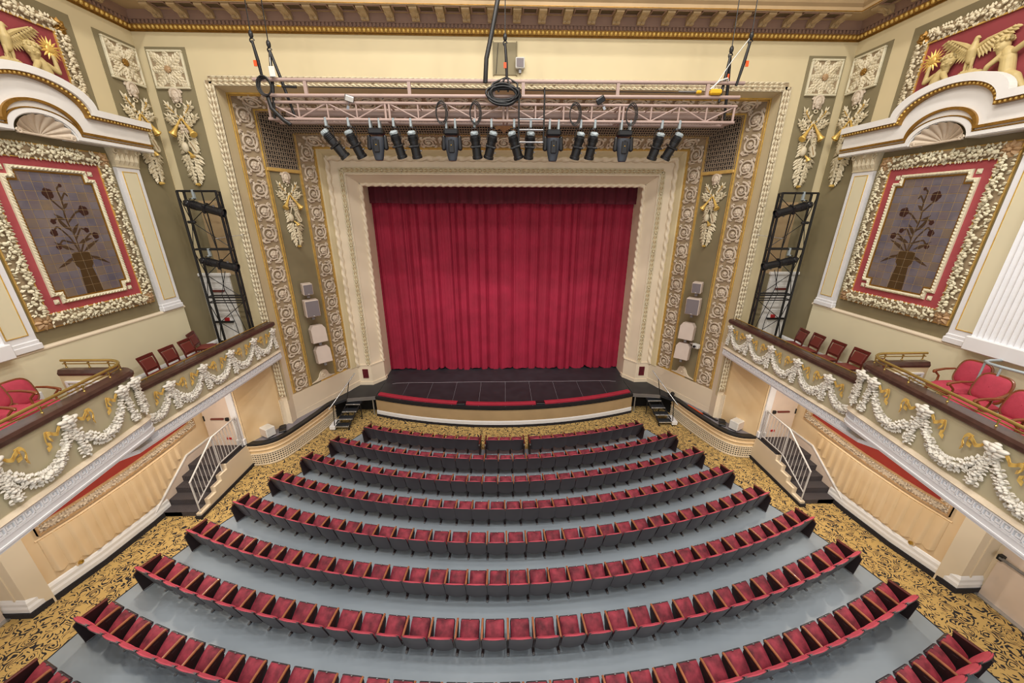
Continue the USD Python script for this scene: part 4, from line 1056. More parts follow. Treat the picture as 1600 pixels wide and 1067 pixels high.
# ================================================================== side platforms with lattice fronts, portable steps, aisle stairs, lower wall panels
PLAT = [(7.80, 1.90), (8.0, .9), (8.22, .1), (8.44, -.6), (8.60, -.95), (8.80, -1.18), (9.05, -1.31), (9.35, -1.36), (9.58, -1.36)]
def smooth_path(p, n=40):
    p = np.array(p, float); s = np.concatenate([[0], np.cumsum(np.linalg.norm(np.diff(p, axis=0), axis=1))]); q = np.linspace(0, s[-1], n)
    c = np.stack([np.interp(q, s, p[:, k]) for k in range(p.shape[1])], 1)
    for _ in range(3): c[1:-1] = (c[:-2] + 2*c[1:-1] + c[2:])/4
    return c
for s in (-1, 1):
    MIR[0] = s; side = SIDE[s]
    t = Thing('side_platform', 'cream curved side platform with lattice grille and dark top, %s of the stage' % side, 'platform', (8.6, .2, 0))
    pp = smooth_path(PLAT); bkp = [(9.58, -1.34), (8.92, -.14), (7.9, 1.95)]
    t.part('top', prism([tuple(q) for q in pp] + bkp, .93, .985), 'greytop')
    P3d = lambda z: [(x, y, z) for x, y in pp]
    # path runs from the stage outward; cross(tangent, up) points to the hall or wall depending on the turn
    def S1(prof, z=0): return sweep([(a, b) for a, b in prof], P3d(z))
    def SS(prof): return sweep(prof, P3d(0))
    t.part('black_edge', SS([(-.03, .90), (.05, .90), (.06, .95), (.05, .992), (-.16, .992), (-.16, .90)]), 'black')
    t.part('front_panel', SS([(-.08, .52), (-.01, .52), (-.01, .90), (-.08, .90)]), 'peach')
    t.part('cornice_moulding', SS([(-.05, .80), (.02, .80), (.045, .85), (.045, .90), (-.05, .90)]), 'parchment')
    t.part('string_moulding', SS([(-.05, .64), (.015, .64), (.03, .67), (.015, .70), (-.05, .70)]), 'parchment')
    t.part('grille_rim', MB().add(SS([(-.05, .48), (.015, .48), (.015, .53), (-.05, .53)])).add(SS([(-.05, .02), (.015, .02), (.015, .07), (-.05, .07)])), 'cream2')
    t.part('grille_back', SS([(-.09, .04), (-.07, .04), (-.07, .5), (-.09, .5)]), 'blackmatte')
    g = MB(); L_ = np.concatenate([[0], np.cumsum(np.linalg.norm(np.diff(pp, axis=0), axis=1))])
    for z in (.145, .235, .325, .415): g.add(SS([(-.03, z-.016), (.0, z-.016), (.0, z+.016), (-.03, z+.016)]))
    for q in np.arange(.05, L_[-1], .085):
        x, y = np.interp(q, L_, pp[:, 0]), np.interp(q, L_, pp[:, 1]); x2, y2 = np.interp(q+.01, L_, pp[:, 0]), np.interp(q+.01, L_, pp[:, 1])
        d = np.array([x2-x, y2-y, 0]); d /= max(np.linalg.norm(d), 1e-6)
        nn = np.array([d[1], -d[0], 0]); c = np.array([9.6, 2.0, 0]) - np.array([x, y, 0]); nn = nn if nn @ c < 0 else -nn
        g.add(bx(-.016, .016, .06, .5, -.034, -.002), FR((x, y, 0), d, (0, 0, 1), nn))
    t.part('lattice', g, 'cream2', kind='stuff')
    # portable steps
    p = Thing('portable_steps', 'black portable steps with steel nosings and slanted handrail, %s of the apron' % side, 'steps', (7.05, 1.5, 0))
    for k, (xc, y, z) in enumerate(((6.97, 1.88, .78), (7.05, 1.58, .58), (7.14, 1.28, .38), (7.22, .97, .19))):
        tp_ = p.part('tread', prism([(xc-.31, y), (xc+.31, y), (xc+.29, y+.30), (xc-.33, y+.30)], z-.035, z), 'stagefloor')
        p.part('nosing', MB().add(bx(xc-.32, xc+.32, y-.02, y+.008, z-.04, z+.004)), 'steel', parent=tp_)
        p.part('tread_frame', MB().add(bx(xc-.32, xc-.29, y, y+.3, z-.08, z-.035)).add(bx(xc+.29, xc+.32, y, y+.3, z-.08, z-.035)), 'black', parent=tp_)
    for a in (-.30, .30):
        p.part('stringer', tube([(6.95+a, 2.15, .86), (7.25+a, .98, .10)], .028, 6), 'black')
        p.part('leg', rod((7.20+a, 1.0, .16), (7.22+a, 1.0, 0), .022), 'black'); p.part('leg', rod((6.98+a, 1.95, .78), (6.98+a, 1.95, 0), .022), 'black')
        p.part('foot', bx(7.22+a-.03, 7.22+a+.03, .94, 1.06, 0, .03), 'black')
    p.part('handrail', tube([(6.86, 2.3, 2.13), (7.42, 1.0, 1.28), (7.54, .82, 1.12)], .022, 8), 'steel', smooth=True)
    p.part('rail_post', rod((7.30, 2.0, .80), (7.03, 1.98, 1.9), .018), 'black'); p.part('rail_post', rod((7.52, 1.0, .16), (7.42, 1.0, 1.26), .018), 'black')
    p.part('white_end_block', bx(7.48, 7.72, .92, 1.5, .05, .22, .01), 'bluewhite')
    # white monitor box on the platform
    w = Thing('monitor_speaker', 'white boxy monitor loudspeaker on the %s platform' % side, 'loudspeaker', (9.12, -.86, .985))
    T = TR(9.12, -.84, .99, rz=math.radians(28))
    cb_ = w.part('cabinet', MB().add(bx(-.25, .25, -.16, .18, .04, .40, .02), T), 'lampwhite'); w.part('front_grille', MB().add(bx(-.22, .22, -.175, -.155, .07, .37), T), 'speaker', parent=cb_)
    w.part('foot', MB().add(bx(-.2, -.1, -.1, .1, 0, .045), T).add(bx(.1, .2, -.1, .1, 0, .045), T), 'black')
    f = Thing('equipment_case', 'flat black equipment lid lying behind the white speaker on the %s platform' % side, 'case', (8.82, -.45, .985))
    T = TR(8.80, -.42, .99, rz=math.radians(62)); f.part('lid', MB().add(bx(-.26, .26, -.12, .12, 0, .06, .015), T), 'black'); f.part('strap', MB().add(bx(-.05, .05, -.13, .13, .055, .068), T), 'baseblack')

    # aisle stair up to the door beside the stage
    a = Thing('aisle_stair', 'black-carpeted stair with cream side wall up to the %s door' % side, 'stairs', (10.2, -2.5, 0))
    ys = [-1.37, -2.50, -2.82, -3.14, -3.46, -3.78]; zs = [.97, .775, .58, .385, .19]
    for i, z in enumerate(zs):
        a.part('tread' if i else 'landing', prism([(9.72, ys[i]), (10.84, ys[i]), (10.84, ys[i+1]), (9.72, ys[i+1])], 0, z), 'stairblack')
    prof = [(-1.37, 0), (-1.37, .94)]
    for i, z in enumerate(zs): prof += [(ys[i], z + (.0 if i else -.0)), (ys[i+1], z)]
    prof += [(-3.86, .19), (-3.86, 0)]
    Pz = Polygon(prof).buffer(0)
    a.part('side_wall', MB().add(extr(Pz, .16, 0), FR((9.56, 0, 0), (0, 1, 0), (0, 0, 1), (1, 0, 0))), 'cream2')
    a.part('black_base', prism([(9.53, -1.3), (9.57, -1.3), (9.57, -3.88), (9.72, -3.88), (9.72, -3.92), (9.53, -3.92)], 0, .13), 'baseblack')
    fan = MB(); fan.add(prism([(9.72, -3.78), (10.84, -3.78), (10.84, -3.68), (9.75, -3.86)], 0, .183)); a.part('bottom_tread', fan, 'stairblack')
    a.part('carpet_wrap', prism([(9.57, -1.37), (9.72, -1.37), (9.72, -2.46), (9.57, -2.46)], .95, .985), 'baseblack')
    # white stepped string and dado on the wall side
    dd = Polygon([(-1.36, .97), (-1.36, 1.30), (-2.44, 1.31), (-3.95, .34), (-3.95, .05), (-3.7, .05), (-3.7, .2), (-3.4, .2)] + [(ys[i], zs[i]) for i in (4, 3, 2, 1)] + [(ys[1], .97)]).buffer(0)
    a.part('wall_string', MB().add(extr(dd, .03, 0), FR((10.82, 0, 0), (0, 1, 0), (0, 0, 1), (1, 0, 0))), 'doorp')
    a.part('string_cap', MB().add(sweep([(-.03, 0), (.03, 0), (.03, .035), (-.03, .035)], [(10.82, -1.36, 1.30), (10.82, -2.44, 1.30), (10.82, -3.95, .34)])), 'bluewhite')
    r = Thing('stair_railing', 'pale grey baluster railing on the aisle stair below the %s box' % side, 'railing', (9.64, -2.6, .2))
    r.part('top_rail', tube([(9.64, -1.5, 2.18), (9.64, -2.62, 2.14), (9.64, -3.80, 1.32)], .026, 7), 'rail')
    r.part('bottom_rail', tube([(9.64, -1.55, 1.14), (9.64, -2.62, 1.12), (9.64, -3.78, .50)], .020, 7), 'rail')
    for k in range(17):
        y = -1.58 - k*(2.18/16); zt = 2.16 if y > -2.62 else 2.14 - (-2.62 - y)*.69; zb = 1.13 if y > -2.62 else 1.12 - (-2.62 - y)*.53
        r.part('baluster', rod((9.64, y, zb), (9.64, y, zt), .011, 6), 'rail')
    for y, z0, z1 in ((-3.79, .19, 1.32), (-1.52, .97, 2.18), (-2.62, .78, 2.14)): r.part('newel', rod((9.64, y, z0), (9.64, y, z1), .02, 7), 'rail')
    # door at the head of the stair
    d = Thing('door_%d' % (3 if s < 0 else 4), kind='structure')
    dp_ = d.part('panel', bx(9.86, 10.82, -1.40, -1.34, .97, 3.2), 'doorp')
    d.part('casing', bx(9.62, 9.86, -1.42, -1.33, .97, 3.6, .02), 'bluewhite'); d.part('casing', bx(9.6, 10.84, -1.42, -1.33, 3.2, 3.6, .02), 'bluewhite'); d.part('plinth', bx(9.58, 9.88, -1.46, -1.33, .97, 1.22, .02), 'bluewhite')
    d.part('push_bar', bx(10.1, 10.55, -1.46, -1.40, 2.06, 2.12, .01), 'vinyl', parent=dp_); d.part('lock', bx(9.92, 10.03, -1.47, -1.40, 2.02, 2.14, .01), 'black', parent=dp_)
    d.part('floor_notice', bx(10.02, 10.2, -1.415, -1.40, 1.22, 1.30), 'redlabel', parent=dp_); d.part('hinge', bx(10.78, 10.82, -1.42, -1.40, 2.0, 2.2), 'black', parent=dp_)
    # exit door in the rear side wall
    e = Thing('door_%d' % (5 if s < 0 else 6), kind='structure')
    e.part('panel', bx(11.82, 11.87, -8.9, -6.84, .06, 2.6), 'doorp'); e.part('push_bar', tube([(11.74, -6.88, 1.32), (11.74, -8.5, 1.32)], .035, 8), 'steelfoot'); e.part('bar_end', bx(11.72, 11.82, -6.93, -6.84, 1.25, 1.39), 'black')
    e.part('threshold', bx(11.70, 11.82, -9.0, -6.80, .05, .085), 'steel')

    # pleated plaster panel on the bowed wall
    A_, B_ = np.array([10.83, -2.46]), np.array([11.15, -6.19])
    def wall_x(y):
        ys_ = [p[1] for p in BOWED[::-1]]; xs_ = [p[0] for p in BOWED[::-1]]; return float(np.interp(y, ys_, xs_))
    pl = Thing('pleated_wall_panel', 'fan-pleated cream relief panel with scalloped hem on the %s lower wall' % side, 'wall panel', (11.0, -4.3, .6))
    n = 15; yv = np.linspace(-2.5, -6.18, n + 1)
    zbot = lambda y: .62 + (.95*max(0, (y + 3.75)/1.25)) + (.12*max(0, (-5.4 - y)/.8))
    for k in range(n):
        ya, yb = yv[k], yv[k+1]; G = np.zeros((9, 8, 3))
        for i, u in enumerate(np.linspace(0, 1, 9)):
            y = ya + (yb - ya)*u; b = math.sin(u*PI); zb = zbot(y) - .045*b; zt = 1.70 + .13*(1 - k/n)
            for j, w in enumerate(np.linspace(0, 1, 8)):
                out = .012 + (.04 + .08*(1 - w))*(u**1.5)*(1 - u**8)
                G[i, j] = (wall_x(y) - out, y, zb + (zt - zb)*w)
        H_ = G.copy(); H_[..., 0] = np.vectorize(wall_x)(G[..., 1]) + .01
        pl.part('pleat', solid(H_, G), 'parchment', smooth=50)
    pl.part('top_moulding', sweep([(-.04, 0), (.0, 0), (.03, .03), (.0, .06), (-.04, .06)], [(wall_x(y), y, 1.70 + .13*(1 - (y + 2.5)/-3.68)) for y in np.linspace(-2.46, -6.22, 10)]), 'parchment')
    w = Thing('wall_outlet', 'small metal outlet cup low on the %s bowed wall' % side, 'outlet', (11.1, -5.78, .55))
    w.part('plate', bx(wall_x(-5.78) - .03, wall_x(-5.78) + .02, -5.85, -5.71, .49, .63, .01), 'parchment'); w.part('cup', MB().add(lathe([(.05, 0), (.05, .05), (.035, .05), (.035, .02)], 12), FR((wall_x(-5.78) - .03, -5.78, .56), (0, 1, 0), (0, 0, 1), (-1, 0, 0))), 'brass')
    # red panel in a plaster frame above it
    fr = Thing('framed_wall_panel', 'brick red panel in an ivory foliate frame under the %s boxes' % side, 'wall panel', (11.0, -4, 1.85))
    y0, y1 = -1.80, -6.15
    zb = lambda y: 2.04 - .21*(y - y0)/(y1 - y0)
    pts = [(wall_x(y), y, 0) for y in np.linspace(y0 - .25, y1 + .25, 12)]
    fr.part('red_panel', grid(np.array([[(wall_x(y) - .02, y, z) for z in (zb(y) + .28, 3.5)] for y in np.linspace(y0 - .2, y1 + .2, 12)])), 'lowerred')
    def runner(lo, hi, out, name, m):
        G = np.array([[(wall_x(y) - o, y, zb(y) + z) for z, o in ((lo, 0), (lo, out), (hi, out), (hi, 0))] for y in np.linspace(y0, y1, 14)]); fr.part(name, grid(G), m)
    runner(0, .05, .07, 'outer_fillet', 'corner'); runner(.05, .24, .03, 'frame_bed', 'scroll'); runner(.24, .29, .06, 'inner_fillet', 'corner')
    rr = np.random.default_rng(5); g = MB(); c = [np.array([wall_x(y) - .03, y, zb(y) + .145]) for y in np.linspace(y0 - .05, y1 + .05, 70)]
    foliage(g, c, lambda u: .075, np.array([-1., 0, 0]), rr, 1, .8); fr.part('frame_foliage', g, 'scroll', smooth=50)
    for yy, k in ((y0, -1), (y1, 1)):
        fr.part('frame_upright', MB().add(bx(wall_x(yy) - .05, wall_x(yy) + .02, yy, yy + k*.26, zb(yy), 3.6)), 'scroll')
        fr.part('upright_fillet', MB().add(bx(wall_x(yy) - .08, wall_x(yy) + .02, yy, yy + k*.05, zb(yy), 3.6)).add(bx(wall_x(yy) - .08, wall_x(yy) + .02, yy + k*.22, yy + k*.27, zb(yy) + .24, 3.6)), 'corner')
        g = MB(); foliage(g, [np.array([wall_x(yy) - .05, yy + k*.135, zb(yy) + .1 + q]) for q in np.linspace(0, 1.4, 28)], lambda u: .075, np.array([-1., 0, 0]), rr, 1, .8); fr.part('upright_foliage', g, 'scroll', smooth=50)
MIR[0] = 1

# ================================================================== plaster ornament of the upper walls
def place(T_):
    return lambda g: MB().add(g.get() if isinstance(g, MB) else g, T_)
def wall_frame(s, y, z, out=0.0):
    """local x runs along the side wall to the viewer's right, y up, z out of the wall"""
    return FR((s*(10.605 - out), y, z), (0, 1 if s < 0 else -1, 0), (0, 0, 1), (-s, 0, 0))
def front_frame(x, z, out=0.0): return FR((x, -.012 - out, z), (1, 0, 0), (0, 0, 1), (0, -1, 0))
def niche_frame(s, z):
    c = mixp(KC, KD, .5); t = np.array([KD[0]-KC[0], KD[1]-KC[1], 0]); t /= np.linalg.norm(t)
    u = np.array([t[0]*s, t[1], 0])*(-s); nn = np.cross(u, (0, 0, 1))
    nn = nn if nn[1] < 0 else -nn; u = np.cross((0, 0, 1), nn)
    return FR((c[0]*s, c[1], z), u, (0, 0, 1), nn)

def rosette_panel(label, T, w, h):
    o = T[:3, 3]; t = Thing('rosette_panel', label, 'wall ornament', o, 'acanthus rosette panels', mirror=False) if False else Thing('rosette_panel', label, 'wall ornament', o, mirror=False)
    P = place(T); put = lambda n, g, m, **k: t.part(n, P(g), m, **k)
    put('ground', bx(-w/2+.03, w/2-.03, -h/2+.03, h/2-.03, 0, .03), 'scrollbg')
    for (x0, x1, y0, y1) in ((-w/2, w/2, -h/2, -h/2+.055), (-w/2, w/2, h/2-.055, h/2), (-w/2, -w/2+.055, -h/2+.055, h/2-.055), (w/2-.055, w/2, -h/2+.055, h/2-.055)):
        put('frame_bar', bx(x0, x1, y0, y1, 0, .075, .012), 'frameiv')
    for k in range(8):
        a = k*PI/4; diag = k % 2; L_ = (.60 if diag else .45)*min(w, h)
        g = MB()
        for j in range(5):
            for q in (-1, 1):
                u = .16 + .17*j; base_ = (u*L_*math.cos(a), u*L_*math.sin(a)); ang = a - PI/2 + q*(.95 - .12*j)
                g.add(leaf((.23 if diag else .2)*(1.05 - .10*j)*min(w, h), .12, .05), TR(base_[0], base_[1], .035, rz=ang))
        g.add(leaf(L_, .11, .06), TR(0, 0, .04, rz=a - PI/2)); g.add(leaf(.12, .07, .05), TR(L_*.85*math.cos(a), L_*.85*math.sin(a), .04, rz=a - PI/2))
        put('acanthus_leaf', g, 'plaster')
    g = MB().add(ell((0, 0, .07), (.085, .085, .05), 2))
    for k in range(8): g.add(ell((.07*math.cos(k*PI/4), .07*math.sin(k*PI/4), .085), .026, 1))
    put('boss', g, 'corner' if 'front' in label else 'goldbrown', smooth=50)
ROS = [(-1, 0, 'left front wall'), (-1, 1, 'left side wall'), (1, 0, 'right front wall'), (1, 1, 'right side wall')]
for s, side, where in ROS:
    T = wall_frame(s, -.58, 12.965) if side else front_frame(s*9.80, 12.965)
    rosette_panel('square acanthus rosette panel high on the %s by the corner' % where, T, .98, .96)

def violin(T, L_, m, t, P, name='violin'):
    o = []
    for a in np.linspace(0, 2*PI, 36, endpoint=False):
        y = math.cos(a); r = .34 + .05*math.cos(2*a) - .085*math.exp(-((y + .02)/.22)**2); r += -.05*(y > .3)*(y - .3)
        o.append((r*math.sin(a)*L_*.62, y*L_*.36))
    g = MB().add(extr(Polygon(o).buffer(0), .07*L_ + .02, 0), T)
    g.add(bx(-.02*L_, .02*L_, .30*L_, .82*L_, .02, .06), T); g.add(ell((0, .86*L_, .05), (.05*L_, .06*L_, .03), 1), T)
    vp_ = t.part(name, P(g), m, smooth=40)
    t.part(name + '_strings', P(MB().add(bx(-.018*L_, .018*L_, -.25*L_, .55*L_, .08*L_, .085*L_ + .015), T)), 'goldbrown', parent=vp_)
def trophy(label, T):
    t = Thing('plaster_trophy', label, 'wall ornament', T[:3, 3], mirror=False); P = place(T); put = lambda n, g, m, **k: t.part(n, P(g), m, **k)
    r = np.random.default_rng(9)
    # mask with hair, brow, nose, beard
    g = MB().add(ell((0, -.13, .04), (.125, .16, .09), 2)); g.add(ell((0, -.15, .125), (.022, .05, .03), 1)); g.add(ell((0, -.09, .11), (.09, .018, .02), 1))
    for s in (-1, 1):
        g.add(ell((s*.045, -.115, .11), (.022, .013, .012), 1)); g.add(ell((s*.06, -.17, .09), (.035, .04, .03), 1))
    g.add(ell((0, -.215, .105), (.045, .013, .02), 1)); g.add(ell((0, -.27, .07), (.06, .05, .05), 1)); mk_ = t.part('mask', P(g), 'scroll', smooth=50)
    g = MB()
    for a in np.linspace(-.3, PI + .3, 15): g.add(ell((.135*math.cos(a), -.10 + .145*math.sin(a), .05), (.04, .045, .045), 1))
    for a in np.linspace(0.2, PI - .2, 8): g.add(ell((.17*math.cos(a), -.05 + .13*math.sin(a), .02), (.04, .04, .03), 1))
    for s in (-1, 1):
        for k in range(4): g.add(ell((s*(.135 - .01*k), -.14 - k*.05, .03), (.03, .035, .03), 1))
    put('mask_hair', g, 'scroll', smooth=50, parent=mk_)
    put('neck_ring', MB().add(tube([(.06*math.cos(a), -.37 + .045*math.sin(a), .04) for a in np.linspace(0, 2*PI, 12, endpoint=False)], .018, 6, closed=True)), 'plaster', smooth=50)
    # crossed staffs with leaf sprays
    for s in (-1, 1):
        put('staff', MB().add(tube([(-s*.18, -.95, .04), (s*.30, -.42, .06)], [.014, .014], 6)).add(lathe([(0.0, .1), (.03, .04), (.012, 0), (0.0, -.02)], 7), TR(s*.30, -.42, .06, rx=-PI/2)), 'goldpale')
        g = MB()
        for (ax, ay, bx_, by_) in ((.03, -.86, .31, -.40), (.05, -.98, .36, -.70)):
            g.add(tube([(s*ax, ay, .03), (s*bx_, by_, .03)], .012, 5)); an = math.atan2(by_ - ay, bx_ - ax) - PI/2
            for k in range(7):
                u = .2 + .8*k/6; x, y = ax + (bx_ - ax)*u, ay + (by_ - ay)*u
                for j in (-1, 1): g.add(leaf(r.uniform(.13, .2), .07, .05), TR(s*x + r.uniform(-.02, .02), y, .03, rz=s*(an + j*r.uniform(.5, 1.2)), rx=.15))
            g.add(leaf(.2, .07, .045), TR(s*bx_, by_, .03, rz=s*an))
        put('leaf_spray', g, 'plaster')
        pts = [(s*.02, -.72, .07), (s*.12, -.88, .10), (s*.22, -1.02, .12), (s*.27, -1.09, .13), (s*.31, -1.16, .15)]
        put('horn', MB().add(tube(pts, [.022, .03, .05, .065, .105], 10)).add(tube([pts[-1], (s*.325, -1.175, .155)], [.108, .095], 10)), 'gold', smooth=50)
    put('pipe', MB().add(tube([(-.02, -.8, .08), (.10, -1.25, .09)], .018, 6)), 'plaster')
    g = MB()
    for k in range(9): g.add(ell((r.uniform(-.12, .1), -1.02 + r.uniform(-.1, .12), .06), (.06, .05, .05), 1))
    put('drapery_knot', g, 'scroll', smooth=50)
    g = MB()
    for k in range(16):
        u = k/15; s = -1 if k % 2 else 1
        for j in range(2): g.add(leaf(.21, .085, .05), TR(s*(.06 + .08*j), -1.0 - .58*u, .03, rz=s*(-1.5 - .55*j - .3*r.random())))
    put('laurel_branch', g, 'plaster')
    violin(TR(.17, -1.50, .05, rz=.42), .52, 'plaster', t, P)
    put('lute', MB().add(ell((-.11, -1.50, .05), (.10, .15, .09), 2)).add(tube([(-.12, -1.38, .08), (-.02, -1.12, .08)], .022, 6)), 'plaster', smooth=50)
    put('small_horn', MB().add(tube([(-.03, -1.62, .07), (.05, -1.70, .10), (.09, -1.78, .12)], [.02, .04, .075], 9)), 'gold', smooth=50)
    for j in range(2):
        g = MB()
        for k in range(24):
            u = (k + j*24)/48; y = -1.66 - .78*u; w = .15*(1 - u)**.6 + .05; s = -1 if k % 2 else 1
            g.add(leaf(.22*(1.1 - .4*u), .085, .05), TR(s*w*r.uniform(.2, 1), y, .02 + .04*r.random(), rz=s*(-1.7 - .9*r.random())))
            g.add(leaf(.16, .075, .045), TR(s*.04, y - .02, .05, rz=s*(-2.3 - .5*r.random())))
        for k in range(4): g.add(ell((r.uniform(-.06, .06), -1.78 - .3*j - .1*k, .05), (.05, .05, .045), 1))
        put('leaf_drop', g, 'plaster')
    put('drop_tip', MB().add(lathe([(.0, 0), (.05, .01), (.035, .10), (.015, .15)], 9), TR(0, -2.56, .03, rx=-PI/2*0) @ TR(rx=-PI/2) @ TR(rx=PI/2)), 'gold')
for s in (-1, 1):
    trophy('plaster trophy of horns and violin below the %s front wall rosette' % SIDE[s], front_frame(s*9.80, 12.44))
    trophy('plaster trophy of horns and violin on the %s side wall corner strip' % SIDE[s], wall_frame(s, -.58, 12.44))
    trophy('plaster trophy of horns and violin inside the %s proscenium niche above loudspeakers' % SIDE[s], niche_frame(s, 10.36))

# ------------------------------------------------------------------ the side bay: tile picture, pilasters, arched entablature, relief
def border_frame(t, P, x0, x1, y0, y1, w, mat_, corner_mat, rr, name='border', sides='lrtb'):
    """garland border: fruit and leaves between two fillets"""
    runs = {'b': ((x0+w, y0+w/2), (x1-w, y0+w/2)), 't': ((x0+w, y1-w/2), (x1-w, y1-w/2)), 'l': ((x0+w/2, y0+w), (x0+w/2, y1-w)), 'r': ((x1-w/2, y0+w), (x1-w/2, y1-w))}
    for k in sides:
        (ax, ay), (bx_, by_) = runs[k]; Ln = math.hypot(bx_-ax, by_-ay); n = int(Ln/.055)
        g = MB(); g.add(bx(min(ax, bx_) - (w/2 if ax == bx_ else 0), max(ax, bx_) + (w/2 if ax == bx_ else 0), min(ay, by_) - (w/2 if ay == by_ else 0), max(ay, by_) + (w/2 if ay == by_ else 0), 0, .05))
        t.part(name + '_bed', P(g), 'scrollbg')
        g = MB(); foliage(g, [np.array([ax + (bx_-ax)*u, ay + (by_-ay)*u, .05]) for u in np.linspace(0, 1, n)], lambda u: w*.42, np.array([0, 0, 1.]), rr, 2, 1.15)
        t.part(name + '_garland', P(g), mat_, smooth=50)
    for cx, cy, k in ((x0+w/2, y0+w/2, 'bl'), (x1-w/2, y0+w/2, 'br'), (x0+w/2, y1-w/2, 'tl'), (x1-w/2, y1-w/2, 'tr')):
        if not all(q in sides for q in k): continue
        g = MB().add(bx(cx-w*.5, cx+w*.5, cy-w*.5, cy+w*.5, 0, .06))
        for j in range(8): g.add(leaf(w*.66, w*.4, .06), TR(cx, cy, .06, rz=j*PI/4))
        g.add(ell((cx, cy, .10), w*.16, 1)); t.part(name + '_corner', P(g), corner_mat)
def fillet_frame(x0, x1, y0, y1, w, z0, z1):
    return [bx(x0, x1, y0, y0+w, z0, z1), bx(x0, x1, y1-w, y1, z0, z1), bx(x0, x0+w, y0+w, y1-w, z0, z1), bx(x1-w, x1, y0+w, y1-w, z0, z1)]
def notched(x0, x1, y0, y1, nx, ny):
    return [(x0+nx, y0), (x1-nx, y0), (x1-nx, y0+ny), (x1, y0+ny), (x1, y1-ny), (x1-nx, y1-ny), (x1-nx, y1), (x0+nx, y1), (x0+nx, y1-ny), (x0, y1-ny), (x0, y0+ny), (x0+nx, y0+ny)]

def flower_shapes(flip):
    """the vase and its flowers as flat inlay, x across, y up, unit metres about the picture's middle foot"""
    V, S_, F_ = [], [], []
    V.append(Polygon([(-.21, 0), (.21, 0), (.19, .34), (.16, .62), (.22, .70), (.26, .84), (.22, .96), (.13, 1.0), (-.13, 1.0), (-.22, .96), (-.26, .84), (-.22, .70), (-.16, .62), (-.19, .34)]))
    def curve(p, w=.018):
        p = np.array(p, float); t = np.linspace(0, 1, len(p)); q = np.linspace(0, 1, 24); c = np.stack([np.interp(q, t, p[:, k]) for k in (0, 1)], 1)
        for _ in range(3): c[1:-1] = (c[:-2] + 2*c[1:-1] + c[2:])/4
        return LineString(c).buffer(w)
    for p in ([(0, .95), (-.02, 1.4), (.05, 1.8), (-.05, 2.2), (.0, 2.45), (-.12, 2.52)], [(0, .95), (.10, 1.35), (.30, 1.62), (.42, 1.5)], [(0, .95), (-.2, 1.25), (-.42, 1.42), (-.55, 1.36)],
              [(.02, 1.5), (.22, 1.8), (.36, 1.72)], [(0, 1.7), (-.25, 1.92), (-.46, 1.98)], [(.0, 1.95), (.2, 2.2), (.24, 2.34)], [(-.02, 1.3), (-.22, 1.55), (-.36, 1.5)], [(.03, 1.2), (.3, 1.3), (.44, 1.16)], [(-.03, 2.2), (-.16, 2.36), (-.2, 2.3)]):
        S_.append(curve(p))
    def lf(x, y, a, L_=.4, w=.09):
        q = [(0, 0), (w*.6, L_*.35), (w*.45, L_*.7), (0, L_), (-w*.2, L_*.6), (-w*.3, L_*.3)]
        return affinity.translate(affinity.rotate(Polygon(q), a, origin=(0, 0)), x, y)
    for a in ((-.18, .9, 118, .55), (.18, .9, -116, .5), (-.1, 1.0, 62, .55), (.12, 1.05, -60, .45), (0, 1.4, 40, .35), (.02, 1.5, -38, .35), (-.05, 1.2, 75, .4), (.06, 1.75, -55, .25), (0, 2.0, 50, .2)): S_.append(lf(*a))
    def bl(x, y, r, n=5):
        c = [Point(x + r*.5*math.cos(k*2*PI/n), y + r*.5*math.sin(k*2*PI/n)).buffer(r*.55, 6) for k in range(n)]; return unary_union(c)
    for x, y, r in ((.22, 2.33, .12), (-.46, 1.96, .12), (-.54, 1.36, .08), (.42, 1.47, .08), (-.36, 1.5, .06), (.44, 1.15, .06), (.34, 1.72, .06), (-.12, 2.52, .04)): F_.append(bl(x, y, r))
    k = -1 if flip else 1
    f = lambda L_: unary_union([affinity.scale(q, k, 1, origin=(0, 0)).buffer(0) for q in L_])
    v, st_, fl_ = f(V), f(S_), f(F_)
    return v, st_.difference(fl_).difference(v), fl_
